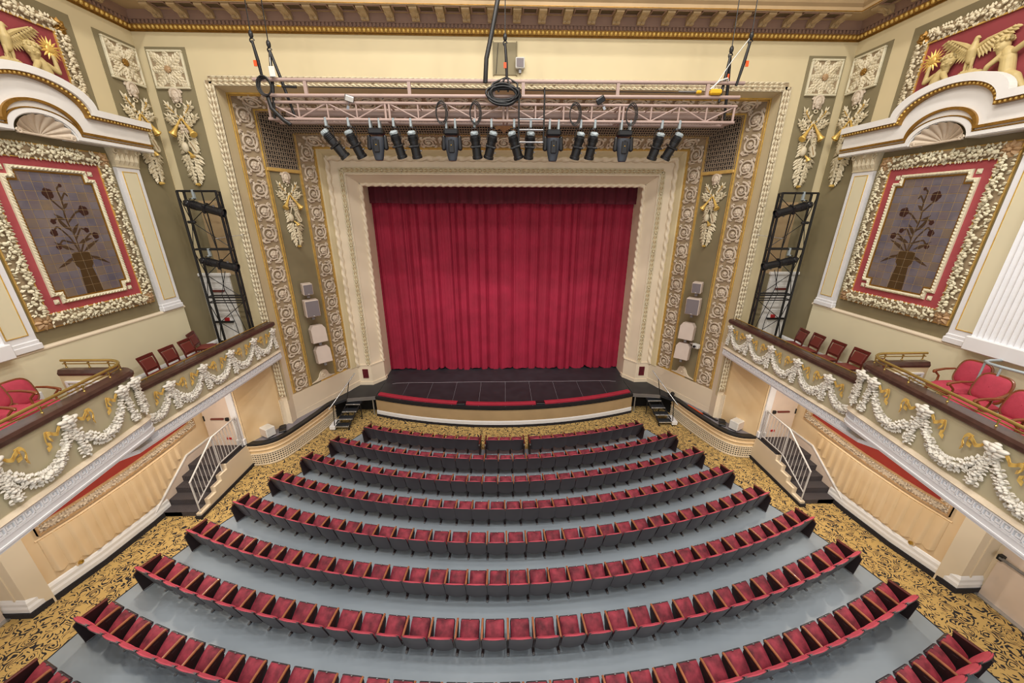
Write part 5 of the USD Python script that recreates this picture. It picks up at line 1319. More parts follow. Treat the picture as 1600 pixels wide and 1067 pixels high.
for s in (-1, 1):
    side = SIDE[s]; T = wall_frame(s, -3.47, 6.55); P = place(T)
    W_, H_ = 2.90, 3.93; x0, x1 = -W_/2, W_/2
    t = Thing('tile_picture', 'framed picture of a flower vase on grey-violet tiles, %s side wall' % side, 'tile picture', T[:3, 3], mirror=False)
    t.part('backing', P(bx(x0+.1, x1-.1, .1, H_-.1, -.01, .025)), 'redpanel')
    rr = np.random.default_rng(21 + s)
    border_frame(t, P, x0, x1, 0, H_, .29, 'frameiv', 'corner', rr)
    g = MB(); [g.add(b) for b in fillet_frame(x0+.275, x1-.275, .275, H_-.275, .022, 0, .06)]; t.part('gilt_fillet', P(g), 'gold')
    g = MB(); [g.add(b) for b in fillet_frame(x0-.03, x1+.03, -.03, H_+.03, .03, 0, .04)]; t.part('outer_fillet', P(g), 'goldpale')
    nx_, ny_ = .165, .19; ox, oy = .54, .50
    O = notched(x0+ox, x1-ox, oy, H_-oy, nx_, ny_)
    t.part('grout_bed', P(extr(Polygon(O), .006, .024)), 'grout')
    Pth = [(x, y, 0) for x, y in O]
    t.part('rope_frame', P(sweep([(-.045, .02), (.045, .02), (.04, .06), (.015, .085), (-.015, .085), (-.04, .06)], Pth, closed=True, cap=False)), 'frameiv')
    g = MB(); Oc = np.array(O + O[:1]); 
    for a, b in zip(Oc[:-1], Oc[1:]):
        L_ = np.linalg.norm(b - a); n = max(1, int(L_/.075)); d = (b - a)/L_
        for k in range(n): c = a + d*(k + .5)*L_/n; g.add(ell((0, 0, 0), (.045, .022, .03), 1), TR(c[0], c[1], .075, rz=math.atan2(d[1], d[0]) + .6))
    t.part('rope_twist', P(g), 'frameiv', smooth=True)
    ins = Polygon(O).buffer(-.045, join_style=2); t.part('inner_fillet', P(extr(ins.difference(ins.buffer(-.03, join_style=2)), .02, .03)), 'goldbrown')
    for cx, cy in ((x0+ox+.02, oy+.02), (x1-ox-.02, oy+.02), (x0+ox+.02, H_-oy-.02), (x1-ox-.02, H_-oy-.02)):
        t.part('corner_stud', P(MB().add(bx(cx-.055, cx+.055, cy-.055, cy+.055, .02, .05, .01)).add(lathe([(.05, 0), (.0, .04)], 4), TR(cx, cy, .05, rz=PI/4))), 'frameiv')
    field = ins.buffer(-.03, join_style=2)
    nxt, nyt = 8, 14; gx0, gy0, gx1, gy1 = field.bounds; tw, th = (gx1-gx0)/nxt, (gy1-gy0)/nyt; gap = .013
    vase_, stem_, flow_ = [affinity.translate(affinity.scale(q, .92, 1.0, origin=(0, 0)), 0, oy + .08) for q in flower_shapes(s < 0)]
    tiles = []
    for j in range(nyt):
        for i in range(nxt):
            c = sbox(gx0 + i*tw + gap/2, gy0 + j*th + gap/2, gx0 + (i+1)*tw - gap/2, gy0 + (j+1)*th - gap/2).intersection(field.buffer(-.004))
            if c.area < 1e-4: continue
            q = rr.random(); dz = rr.uniform(0, .002); v, f = extr(c, .006 + dz, .028)
            t.part('tile', P((v, f)), 'tileC' if (j < 6 and q < .3) or q < .08 else ('tileB' if q < .55 else 'tileA')); tiles.append(c)
    allt = unary_union(tiles)
    for nm, shp, m in (('vase_inlay', vase_, 'vase'), ('stem_inlay', stem_, 'stem'), ('flower_inlay', flow_, 'flower')):
        q = shp.intersection(allt)
        t.part(nm, P(extr(q, .0035, .0352)), m, kind='stuff')

    # pilasters
    def pilaster(yc, w, label, cap_):
        T2 = wall_frame(s, yc, 6.17); P2 = place(T2); pl = Thing('pilaster', label, 'pilaster', T2[:3, 3], mirror=False)
        pl.part('shaft', P2(bx(-w/2, w/2, .2, 4.05, 0, .10)), 'bluewhite')
        in_ = pl.part('inset', P2(bx(-w/2+.13, w/2-.13, .36, 3.92, .08, .108)), 'wains')
        g = MB(); [g.add(b) for b in fillet_frame(-w/2+.115, w/2-.115, .345, 3.935, .018, .09, .115)]; pl.part('gilt_line', P2(g), 'gold', parent=in_)
        pl.part('base', P2(MB().add(bx(-w/2-.03, w/2+.03, 0, .14, 0, .15, .015)).add(bx(-w/2-.015, w/2+.015, .13, .22, 0, .125, .015))), 'bluewhite')
        if cap_:
            cb_ = pl.part('capital_bell', P2(MB().add(solid(np.array([[(-w/2, 4.05, 0), (w/2, 4.05, 0)], [(-w/2-.06, 4.5, 0), (w/2+.06, 4.5, 0)]], float), np.array([[(-w/2, 4.05, .11), (w/2, 4.05, .11)], [(-w/2-.06, 4.5, .2), (w/2+.06, 4.5, .2)]], float)))), 'plaster')
            for k in range(5): pl.part('capital_leaf', P2(MB().add(leaf(.32, .15, .06), TR(-w/2 + w*(k+.5)/5, 4.08, .11, rx=.25))), 'plaster', parent=cb_)
            for q in (-1, 1): pl.part('volute', P2(MB().add(tube([(q*(w/2 - .02) + (.09 - .006*k)*math.cos(k*.6)*.9, 4.42 + (.09 - .006*k)*math.sin(k*.6)*.9, .2) for k in range(14)], [.03 - .0012*k for k in range(14)], 6))), 'plaster', smooth=50, parent=cb_)
            pl.part('flower_boss', P2(MB().add(ell((0, 4.45, .2), (.07, .07, .05), 1))), 'plaster', parent=cb_)
            pl.part('abacus', P2(bx(-w/2-.08, w/2+.08, 4.5, 4.56, 0, .24, .015)), 'plaster')
            pl.part('necking', P2(bx(-w/2-.01, w/2+.01, 4.03, 4.07, 0, .13, .01)), 'plaster')
    pilaster(-1.55, .66, 'white pilaster with cream inset and leafy capital nearest the stage, %s wall' % side, True)
    pilaster(-5.36, .62, 'white pilaster with cream inset between tile picture and fluted pier, %s wall' % side, True)
    fp = Thing('fluted_pier', 'broad white fluted pier at the outer end of the %s wall' % side, 'pier', (s*10.5, -6.1, 6.17), mirror=False)
    T2 = wall_frame(s, -6.25, 6.17); P2 = place(T2); fp.part('base', P2(bx(-.72, .62, 0, .32, 0, .30, .02)), 'bluewhite')
    n = 12; G = np.zeros((2, n*8 + 1, 3))
    for k in range(n*8 + 1):
        u = k/(n*8); x = -.66 + 1.22*u; d = .24 - .045*abs(math.sin(u*n*PI)); G[0, k] = (x, .32, d); G[1, k] = (x, 4.5, d)
    fp.part('fluted_shaft', P2(MB().add(grid(G)).add(bx(-.66, .56, .3, 4.5, 0, .18))), 'bluewhite', smooth=40)

    # arched entablature with shell
    en = Thing('arched_entablature', 'white arched entablature with gilt beading and shell over the %s tile picture' % side, 'entablature', wall_frame(s, -3.5, 10.66)[:3, 3], mirror=False)
    T3 = wall_frame(s, -3.5, 10.66); P3_ = place(T3); X = 2.62; D = .36
    def archline(r, base, x_end, n=28):
        """level at base, rising over a segmental arch of half-width r[0] and height r[1]"""
        w_, h_ = r; q = [(-x_end, base)] + [(-w_, base)] + [(-w_*math.cos(a), base + h_*math.sin(a)) for a in np.linspace(0, PI, n)][1:-1] + [(w_, base), (x_end, base)]
        return q
    top = archline((1.03, .56), .62, X); bot = archline((.70, .50), .16, X)
    lower = archline((.60, .42), .0, X)
    face = Polygon(top + lower[::-1]).buffer(0)
    en.part('fascia', P3_(extr(face, D, 0)), 'white')
    Pl = lambda line, z: [(x, y, z) for x, y in line]
    prof = lambda a0, a1, h: [(a0, 0), (a1, 0), (a1, h), (a0, h)]
    specs = {id(top): ((1.03, .56), .62), id(bot): ((.70, .50), .16), id(lower): ((.60, .42), .0)}
    def off(line, d):
        (w_, h_), b_ = specs[id(line)]; return archline((w_ + d, h_), b_ + d, X)
    def rail_(line, lo, hi, h, name, m):
        P_ = Polygon(list(off(line, hi)) + list(off(line, lo))[::-1]).buffer(0); en.part(name, P3_(extr(P_, h, D - .02)), m)
    rail_(top, .0, .15, .18, 'crown_moulding', 'white'); rail_(top, -.07, .0, .12, 'gilt_bed', 'goldbrown')
    rail_(bot, -.0, .055, .07, 'gilt_band', 'goldbrown'); rail_(lower, .02, .10, .05, 'lower_moulding', 'white'); rail_(lower, .105, .125, .06, 'thin_gilt_line', 'goldbrown')
    g = MB(); ls = LineString(off(top, -.035))
    for q in np.arange(.03, ls.length, .085): p = ls.interpolate(q); g.add(ell((p.x, p.y, D + .10), (.026, .03, .03), 1))
    en.part('gilt_bead_row', P3_(g), 'gold', smooth=True, kind='stuff')
    en.part('end_return', P3_(bx(X-.02, X+.06, .55, .76, 0, D + .1, .02)), 'white'); en.part('end_return', P3_(bx(-X-.06, -X+.02, .55, .76, 0, D + .1, .02)), 'white')
    # shell in the arch
    n, m_ = 90, 10; G = np.zeros((m_, n, 3))
    for i, a in enumerate(np.linspace(0.0, PI, n)):
        for j, u in enumerate(np.linspace(.06, 1, m_)):
            lobe = abs(math.sin(a*9/1.0*.5*2)); rr_ = u*(1 + .05*lobe*u)
            bowl = .24*(1 - u*u) ; G[j, i] = (-.54*rr_*math.cos(a), -.0 + .40*rr_*math.sin(a), D - .02 - bowl*.7 + .055*lobe*u)
    en.part('shell', P3_(grid(G)), 'scroll', smooth=50)
    for q in (-1, 1): en.part('shell_scroll', P3_(MB().add(tube([(q*.52 + .05*math.cos(a)*(1 - a/14)*q, .02 + .05*math.sin(a)*(1 - a/14), D) for a in np.linspace(0, 9, 20)], .02, 6))), 'scroll', smooth=50)
    en.part('shell_sill', P3_(MB().add(tube([(-.55, 0, D - .02), (0, -.015, D + .01), (.55, 0, D - .02)], .025, 7))), 'scroll', smooth=50)

    # relief field above: red ground, laurel frame, eagle and putti
    rf = Thing('relief_field', 'wine red relief field in a laurel frame above the %s arch' % side, 'wall panel', wall_frame(s, -3.5, 11.3)[:3, 3], mirror=False)
    T4 = wall_frame(s, -3.5, 11.2); P4 = place(T4); hw = 1.24
    rf.part('red_ground', P4(bx(-hw, hw, 0, 1.84, 0, .03)), 'reliefred')
    border_frame(rf, P4, -hw-.29, hw+.29, -.3, 2.13, .27, 'plaster', 'goldbrown', rr, 'laurel', 'lrt')
    g = MB(); [g.add(b) for b in fillet_frame(-hw-.02, hw+.02, 0, 1.86, .03, .02, .07)]; rf.part('gilt_fillet', P4(g), 'gold')
    ge = Thing('eagle_relief', 'buff plaster eagle with spread wings above the %s arch' % side, 'sculpture', wall_frame(s, -3.5, 11.85)[:3, 3], mirror=False)
    qs = 1 if s < 0 else -1; PE = place(T4 @ TR(qs*.1, .39, .0, sc=.72))
    ge.part('body', PE(hullchain([(((0, 1.02, .14), .10), ((.0, 1.28, .18), .125)), (((0, 1.28, .18), .125), ((.01, 1.50, .17), .07)), (((.01, 1.50, .17), .07), ((.03, 1.60, .18), .065)), (((.06, 1.60, .2), .035), ((.14, 1.565, .2), .012))], .03, 3)), 'buff', smooth=True)
    for q in (-1, 1):
        ge.part('leg', PE(hullchain([(((q*.06, 1.05, .15), .055), ((q*.08, .86, .14), .04)), (((q*.08, .86, .14), .035), ((q*.08, .76, .13), .03)), (((q*.08, .76, .13), .03), ((q*.10, .74, .2), .02))], .03, 2)), 'buff', smooth=True)
        g = MB(); up_ = .34 if q*s < 0 else .16
        sh, tip = np.array([q*.09, 1.36, .12]), np.array([q*.80, 1.36 + up_*1.35, .12]); el_ = np.array([q*.30, 1.40 + up_*.35, .14])
        g.add(tube([sh, el_, tip], [.07, .06, .02], 7))
        for k in range(11):
            u = k/10; b = sh + (el_ - sh)*min(1, u*2.2) if u < .45 else el_ + (tip - el_)*((u - .45)/.55)
            L_ = .24 + .20*math.sin((.25 + u*.7)*PI)
            g.add(leaf(L_, .11, .03), TR(*b, rz=-q*(2.75 - .95*u)))
            g.add(leaf(L_*.55, .10, .035), TR(b[0], b[1], b[2] + .025, rz=-q*(2.75 - .95*u)))
        ge.part('wing', PE(g), 'buff')
    g = MB()
    for k in range(5): g.add(leaf(.28, .08, .03), TR(0, 1.0, .10, rz=PI + (k - 2)*.22))
    ge.part('tail', PE(g), 'buff')
    ge.part('rock', PE(hullchain([(((-.3, .55, .1), .16), ((.3, .55, .1), .16)), (((-.12, .64, .1), .14), ((.14, .64, .1), .14)), (((-.6, .40, .08), .13), ((.6, .40, .08), .13))], .05, 1)), 'buff', smooth=True)
    for q, nm in ((1 if s < 0 else -1, 'stage'), (-1 if s < 0 else 1, 'rear')):
        big = nm == 'rear'
        pu = Thing('putto_relief', ('buff plaster cherub holding a gilt sunburst, %s arch' if not big else 'buff plaster cherub raising one arm beside the eagle, %s arch') % side, 'sculpture', (T4 @ np.array([q*.8, .6, 0, 1]))[:3], mirror=False)
        B = lambda x, y, z: (q*x, y, z)
        hx_, hy_ = (.52, 1.22) if not big else (.50, 1.20)
        bones = [((B(.72, .62, .12), .125), (B(.66, .92, .13), .115)), ((B(.66, .92, .13), .115), (B(hx_, hy_-.17, .14), .06)), ((B(.64, 1.0, .13), .11), (B(.60, 1.08, .14), .08)),
                 ((B(.72, .62, .14), .11), (B(.95, .52, .2), .085)), ((B(.95, .52, .2), .085), (B(1.12, .26, .16), .05)), ((B(1.12, .26, .16), .05), (B(1.2, .2, .2), .035)),
                 ((B(.66, .60, .16), .10), (B(.48, .50, .24), .085)), ((B(.48, .50, .24), .085), (B(.5, .26, .2), .055)), ((B(.5, .26, .2), .05), (B(.42, .2, .22), .035)),
                 ((B(.55, 1.02, .16), .06), (B(.40, .86, .22), .05)), ((B(.40, .86, .22), .05), (B(.34, .70, .2), .03))]
        if not big: bones += [((B(.72, 1.02, .15), .06), (B(.90, .92, .18), .05)), ((B(.90, .92, .18), .05), (B(.88, 1.14, .2), .035)), ((B(.88, 1.14, .2), .035), (B(.87, 1.22, .2), .035))]
        else: bones += [((B(.74, 1.04, .15), .06), (B(.98, 1.18, .17), .05)), ((B(.98, 1.18, .17), .05), (B(1.18, 1.40, .18), .035)), ((B(1.18, 1.40, .18), .035), (B(1.22, 1.45, .18), .03))]
        hd = [((B(hx_, hy_-.02, .16), .115), (B(hx_-.02, hy_+.03, .16), .12)), ((B(hx_, hy_-.12, .15), .07), (B(hx_, hy_-.02, .16), .1))]
        pb_ = pu.part('body', P4(hullchain(bones + hd, .03, 4)), 'buff', smooth=True)
        g = MB(); c = np.array(B(hx_, hy_, .16))
        for a in np.linspace(0, 2*PI, 11):
            for e in (.3, .75, 1.2): g.add(ell(c + np.array([.115*math.cos(a)*math.cos(e - .2), .05 + .10*math.sin(e), .115*math.sin(a)*math.cos(e - .2)]), .035, 1))
        pu.part('hair', P4(g), 'buff', smooth=50, parent=pb_)
        f_ = np.array([-q*.6, 0, .8]); g = MB(); g.add(ell(c + f_*.115 + np.array([0, -.03, 0]), (.022, .03, .022), 1))
        sd = np.array([.8, 0, q*.6])
        for w in (-1, 1): g.add(ell(c + f_*.10 + sd*w*.045 + np.array([0, .005, 0]), (.018, .012, .014), 1)); g.add(ell(c + f_*.075 + sd*w*.06 + np.array([0, -.045, 0]), (.035, .032, .03), 1))
        g.add(ell(c + f_*.105 + np.array([0, -.075, 0]), (.026, .01, .014), 1)); pu.part('face', P4(g), 'buff', smooth=50, parent=pb_)
        if not big:
            g = MB(); cc = B(.86, 1.36, .2)
            for k in range(16): g.add(leaf(.25, .055, .02), TR(*cc, rz=k*PI/8))
            g.add(ell(cc, (.09, .09, .04), 2)); pu.part('sunburst', P4(g), 'gold')
        if big:
            pu.part('hand', P4(MB().add(ell(B(1.25, 1.49, .18), (.035, .045, .02), 1)).add(tube([B(1.25, 1.5, .18), B(1.29, 1.57, .18)], [.012, .008], 5)).add(tube([B(1.24, 1.5, .19), B(1.26, 1.58, .19)], [.012, .008], 5)).add(tube([B(1.26, 1.5, .17), B(1.32, 1.54, .17)], [.012, .008], 5))), 'buff', smooth=50)
        pu.part('drapery', P4(hullchain([((B(.5, .44, .1), .09), (B(.95, .40, .1), .09)), ((B(.95, .40, .1), .09), (B(1.15, .12, .08), .07))], .05, 1)), 'buff', smooth=True)

# ================================================================== lighting truss over the apron, lamps, towers, loudspeakers, wall fittings
tr = Thing('lighting_truss', 'long pink-grey box lighting truss hanging across the top of the proscenium', 'truss', (0, -2.2, 11.3))
XA = 6.02; CH = {'front_bottom': (-2.2, 11.30), 'front_top': (-2.2, 11.67), 'rear_bottom': (-1.70, 11.32), 'rear_top': (-1.70, 11.62)}
for k, (y, z) in CH.items():
    tr.part('chord', rod((-XA, y, z), (XA, y, z), .036, 10), 'truss', smooth=True)
tr.part('spine_beam', bx(-5.7, 5.7, -1.98, -1.88, 11.42, 11.56, .03), 'truss')
for i in range(4):
    x0 = -XA + i*2*XA/4; x1 = x0 + 2*XA/4
    for e in (x0 + .05, x1 - .05):
        tr.part('end_frame', rod((e, -2.2, 11.30), (e, -2.2, 11.67), .030, 8), 'truss'); tr.part('end_frame', rod((e, -1.70, 11.32), (e, -1.70, 11.62), .025, 8), 'truss')
        tr.part('end_frame', rod((e, -2.2, 11.30), (e, -1.7, 11.32), .025, 8), 'truss'); tr.part('end_frame', rod((e, -2.2, 11.67), (e, -1.7, 11.62), .025, 8), 'truss')
    n = 4; w = (x1 - x0 - .1)/n
    for k in range(n):
        a = x0 + .05 + k*w
        zA, zB = (11.66, 11.32) if k % 2 == 0 else (11.32, 11.66)
        tr.part('diagonal', rod((a, -2.2, zA), (a + w, -2.2, zB), .018, 6), 'truss'); tr.part('diagonal', rod((a, -1.70, zB), (a + w, -1.70, zA), .014, 6), 'truss')
        if k: tr.part('upright', rod((a, -2.2, 11.3), (a, -2.2, 11.67), .022, 6), 'truss'); tr.part('cross_tie', rod((a, -2.2, 11.67), (a, -1.7, 11.62), .014, 6), 'truss')
pf = Thing('pipe_ladder_frame', 'pink-grey two-pipe ladder frame fixed along the top of the truss', 'pipe frame', (0, -2.2, 11.83))
pf.part('top_pipe', rod((-6.2, -2.25, 12.13), (6.08, -2.25, 12.17), .042, 10), 'truss', smooth=True); pf.part('bottom_pipe', rod((-6.05, -2.25, 11.80), (6.02, -2.25, 11.86), .042, 10), 'truss', smooth=True)
for x in (-4.95, -2.4, -.30, .45, 2.85, 5.15): pf.part('spacer', bx(x - .04, x + .04, -2.28, -2.22, 11.83, 12.14), 'truss')
pf.part('tension_cable', tube([(-4.9, -2.2, 12.0), (5.0, -2.2, 11.96)], .010, 5), 'black')

def ellipsoidal(name, label, top, bot, cat='stage light', hang=True, group=None, cap='capgrey', hook=(-2.2, 11.30)):
    """a profile spot: grey rear cap at 'top', barrel, lens end at 'bot'; hung from a yoke and clamp"""
    top, bot = np.array(top, float), np.array(bot, float); d = bot - top; L_ = np.linalg.norm(d); d /= L_
    t = Thing(name, label, cat, top, group, mirror=False)
    a = np.array([1., 0, 0]) - d*d[0]; a /= np.linalg.norm(a); T = FR(top, a, np.cross(d, a), d)
    k = L_/.62; P = place(T @ TR(sc=(1.38, 1.38, k)))
    t.part('rear_cap', P(MB().add(bx(-.075, .075, -.06, .06, -.06, .05, .03)).add(bx(-.05, .05, -.075, .075, -.05, .04, .03))), cap)
    hs_ = t.part('housing', P(lathe([(.06, .03), (.085, .05), (.09, .20), (.082, .26), (.082, .30)], 12)), 'fixture', smooth=35)
    for q in range(4): t.part('cooling_rib', P(lathe([(.088, .07 + q*.03), (.098, .075 + q*.03), (.088, .082 + q*.03)], 12)), 'fixture', parent=hs_)
    t.part('shutter_gate', P(bx(-.10, .10, -.09, .09, .28, .33, .012)), 'fixture')
    lb_ = t.part('lens_barrel', P(lathe([(.075, .32), (.088, .34), (.088, .55), (.10, .56), (.10, .62), (.09, .62), (.085, .58)], 12)), 'fixture', smooth=35)
    t.part('lens', P(lathe([(.084, .585), (.05, .60), (.0, .605)], 12)), 'navyhead', smooth=True, parent=lb_)
    t.part('focus_knob', P(MB().add(lathe([(.0, 0), (.02, 0), (.02, .03), (.0, .03)], 8), TR(.09, 0, .45, ry=PI/2))), 'steelfoot', parent=lb_)
    g = MB()
    for q in (-1, 1): g.add(bx(q*.105 - .006, q*.105 + .006, -.02, .02, .10, .28))
    if hang:
        m = top + d*.18; g2 = MB()
        for q in (-1, 1): g2.add(rod(m + a*.14*q, (m[0] + .09*q, m[1], top[2] + .13), .010))
        g2.add(rod((m[0] - .1, m[1], top[2] + .13), (m[0] + .1, m[1], top[2] + .13), .012))
        t.part('yoke', g2, 'fixture')
        t.part('clamp', MB().add(bx(m[0] - .025, m[0] + .025, min(m[1], hook[0]) - .02, max(m[1], hook[0]) + .02, top[2] + .12, top[2] + .17, .01)).add(bx(m[0] - .03, m[0] + .03, hook[0] - .045, hook[0] + .045, top[2] + .12, hook[1] + .04, .012)), 'capgrey')
    return t
def moving_head(label, x, z0):
    o = np.array([x, -2.12, z0]); t = Thing('moving_head_light', label, 'stage light', o, mirror=False); P = place(TR(*o, sc=(1.3, 1.2, 1.06)))
    t.part('base_box', P(bx(-.15, .15, -.11, .11, -.05, .09, .03)), 'fixture')
    for q in (-1, 1): t.part('yoke_arm', P(MB().add(hullchain([((q*.155, 0, -.08), .04), ((q*.165, 0, -.34), .05)].__class__([(((q*.155, 0, -.08), .04), ((q*.165, 0, -.34), .05))]), .06, 1))), 'fixture', smooth=40)
    h = [(.0, -.62), (.075, -.615), (.09, -.58), (.135, -.32), (.15, -.2), (.14, -.10), (.06, -.08), (.0, -.07)]
    hd_ = t.part('head', P(MB().add(lathe(h, 14), TR(sc=(1, .8, 1)))), 'navyhead', smooth=40)
    t.part('head_plate', P(MB().add(bx(-.06, .06, -.125, -.09, -.45, -.16, .02)).add(bx(-.02, .02, -.13, -.11, -.17, -.145))), 'fixture', parent=hd_)
    for q in (-.09, .09): t.part('clamp', P(bx(q - .02, q + .02, -.10, .03, .08, .30, .01)), 'capgrey')
    t.part('status_light', P(MB().add(ell((.0, -.13, -.28), .012, 0))), 'yellow', parent=hd_)
def lamp_beam(x):
    """the beam of a truss spotlight, dimmed, thrown down onto the lower curtain"""
    l = UsdLux.SphereLight.Define(stage, numbered('/World/spotlight_beam')); l.CreateRadiusAttr(.05); l.CreateIntensityAttr(BEAM); l.CreateColorAttr(Gf.Vec3f(1, .93, .86))
    sh = UsdLux.ShapingAPI.Apply(l.GetPrim()); sh.CreateShapingConeAngleAttr(27.); sh.CreateShapingConeSoftnessAttr(1.)
    m = Gf.Matrix4d().SetLookAt(Gf.Vec3d(x, -1.84, 10.36), Gf.Vec3d(x*1.1, 5.3, 2.2), Gf.Vec3d(0, 0, 1)).GetInverse(); l.AddTransformOp().Set(m)
BEAM = 3300.
LTS = [('e', -4.7, -4.32), ('e', -4.09, -3.88), ('m', -3.37, 0), ('e', -2.92, -2.80), ('e', -2.46, -2.40), ('m', -1.42, 0), ('e', -.82, -.76), ('e', -.32, -.47), ('e', .17, .37), ('e', .67, .63), ('m', 1.27, 0), ('e', 2.0, 1.90), ('e', 2.36, 2.30), ('m', 3.16, 0), ('e', 4.14, 4.05), ('e', 4.64, 4.42)]
ne, nm_ = 0, 0
for k, x0, x1 in LTS:
    if k == 'e':
        ne += 1; lamp_beam(x1); ellipsoidal('profile_spotlight', '%s black profile spotlight from the left under the truss' % ORD[ne], (x0, -2.12, 11.02), (x1, -1.90, 10.46))
    else:
        nm_ += 1; moving_head('%s slate moving-head light from the left under the truss' % ORD[nm_], x0, 11.02)
for i, (x, z, rz) in enumerate(((-3.9, 11.74, .5), (2.42, 11.76, -.4))):
    t = Thing('work_floodlight', 'small floodlight on the truss top, %s half' % ('left' if i == 0 else 'right'), 'floodlight', (x, -2.25, z), mirror=False); P = place(TR(x, -2.3, z, rz=rz, rx=.5, ry=.2 - i*.7))
    t.part('housing', P(bx(-.11, .11, -.05, .05, -.07, .07, .02)), 'fixture' if i else 'steelfoot'); t.part('front_glass', P(bx(-.09, .09, -.056, -.045, -.05, .05)), 'lampwhite' if i == 0 else 'fixture'); t.part('bracket', P(MB().add(rod((0, 0, -.05), (0, .05, -.22), .012)).add(bx(-.03, .03, .02, .07, -.26, -.18))), 'steel')
for i, x in enumerate((-1.64, -.78, 1.78, 3.24)):
    t = Thing('cable_loop', '%s hanging black cable loop from the left on the truss' % ORD[i+1], 'cable', (x, -2.26, 11.45), mirror=False); rr = np.random.default_rng(i)
    for k in range(3):
        a = np.linspace(0, 2*PI, 22, endpoint=False); r0 = .12 + .015*k
        t.part('coil', tube([(x + r0*math.cos(b) + .01*k, -2.27 - .01*k, 11.45 + 1.75*r0*math.sin(b) + rr.uniform(-.006, .006)) for b in a], .011, 5, closed=True), 'black', smooth=True)
# hoisting slings
def sling(name, label, top, ends, motor=True):
    t = Thing(name, label, 'hoist', top, mirror=False)
    t.part('chain', tube([(top[0] + (0.04), top[1] + .3, 19.9), top], .012, 5), 'black')
    t.part('hook', MB().add(ell((top[0], top[1], top[2] - .08), (.05, .05, .09), 1)).add(tube([(top[0] + .05*math.cos(a), top[1], top[2] - .2 + .05*math.sin(a)) for a in np.linspace(0, 4.5, 9)], .014, 5)), 'black')
    for e in ends:
        m = np.array(e, float); tp = np.array([top[0], top[1], top[2] - .2]); t.part('round_sling', tube([tp, (tp + m)/2 + np.array([.01, 0, 0]), m], [.03, .04, .03], 7), 'black', smooth=True)
    t.part('tag', bx(top[0] - .04, top[0] + .03, top[1] - .05, top[1] - .03, top[2] - .72, top[2] - .6), 'orange')
sling('hoist_sling', 'outer black hoist sling at the left truss end', (-5.98, -2.35, 13.08), [(-5.93, -2.3, 12.12)])
sling('hoist_sling', 'inner black hoist sling at the left truss end', (-5.74, -2.1, 12.98), [(-5.85, -2.25, 11.3), (-5.40, -2.1, 11.35)])
sling('hoist_sling', 'black hoist sling over the middle of the truss', (0, -2.2, 13.15), [(.04, -2.2, 12.1)])
sling('hoist_sling', 'inner black hoist sling at the right truss end', (5.68, -2.1, 13.0), [(5.50, -2.25, 11.75), (5.80, -2.1, 11.4)])
sling('hoist_sling', 'outer black hoist sling at the right truss end', (5.98, -2.35, 13.2), [(5.85, -2.3, 12.1)])
t = Thing('wire_coil', 'coil of black cable hung at the left end of the pipe frame', 'cable', (-5.85, -2.4, 11.9), mirror=False)
for k in range(3): t.part('coil', tube([(-5.86 + (.13 + .02*k)*math.cos(a), -2.38 - .03*k, 11.95 + (.17 + .02*k)*math.sin(a)) for a in np.linspace(0, 2*PI, 20, endpoint=False)], .018, 6, closed=True), 'black', smooth=True)
t.part('lead', tube([(-5.85, -2.38, 11.78), (-5.82, -2.36, 11.5), (-5.6, -2.3, 11.25), (-5.45, -2.3, 11.15)], .05, 7), 'black', smooth=True)
t.part('inline_connector', tube([(-5.5, -2.3, 11.98), (-5.15, -2.3, 11.97)], [.03, .03], 7), 'black'); t.part('yellow_tape', tube([(-5.62, -2.3, 11.99), (-5.5, -2.3, 11.98)], .014, 6), 'yellow')
t = Thing('white_tag', 'small white label tied to the left hoist sling', 'tag', (-5.66, -2.3, 12.2), mirror=False); t.part('card', bx(-5.72, -5.58, -2.36, -2.33, 12.16, 12.38, .01), 'lampwhite'); t.part('tie', rod((-5.66, -2.34, 12.36), (-5.72, -2.2, 12.6), .008), 'lampwhite')
t = Thing('chain_bag', 'yellow hand hoist and white rope at the right truss end', 'hoist', (5.35, -2.3, 11.9), mirror=False)
t.part('bag', bx(5.2, 5.5, -2.36, -2.22, 11.90, 12.02, .03), 'yellow'); t.part('hook', bx(4.85, 4.98, -2.34, -2.26, 11.92, 11.99, .02), 'yellow'); t.part('rope', tube([(5.25, -2.3, 12.0), (5.62, -2.3, 12.6), (5.97, -2.35, 13.1)], .010, 5), 'lampwhite'); t.part('lead_wire', rod((4.4, -2.28, 11.97), (4.88, -2.3, 11.96), .012), 'steelfoot')
t.part('white_cord', tube([(5.2, -2.3, 12.02), (5.4, -2.3, 12.2), (5.6, -2.3, 12.26), (5.62, -2.3, 12.2)], .02, 6), 'lampwhite', smooth=True)
# multicore cable and its coil in the middle
t = Thing('multicore_cable', 'thick black multicore cable dropping from the ceiling to a coil on the truss', 'cable', (-.1, -2.2, 12), mirror=False)
t.part('riser', tube([(-.05, -1.9, 19.9), (-.10, -2.0, 15.2), (-.17, -2.2, 13.8), (-.33, -2.25, 13.1), (-.46, -2.3, 12.6), (-.50, -2.3, 12.1)], .055, 8), 'black', smooth=True)
rr = np.random.default_rng(4)
for k in range(11):
    a = np.linspace(0, 2*PI, 22, endpoint=False); cx, cz, rx_, rz_ = -.07 + rr.uniform(-.05, .05), 11.83 + rr.uniform(-.05, .05), .36 + rr.uniform(-.06, .05), .20 + rr.uniform(-.07, .04)
    t.part('coil', tube(np.stack([cx + rx_*np.cos(a), -2.35 - .02*(k % 4) + .03*np.cos(a*2 + k), cz + rz_*np.sin(a)], 1), .026, 6, closed=True), 'black', smooth=True)
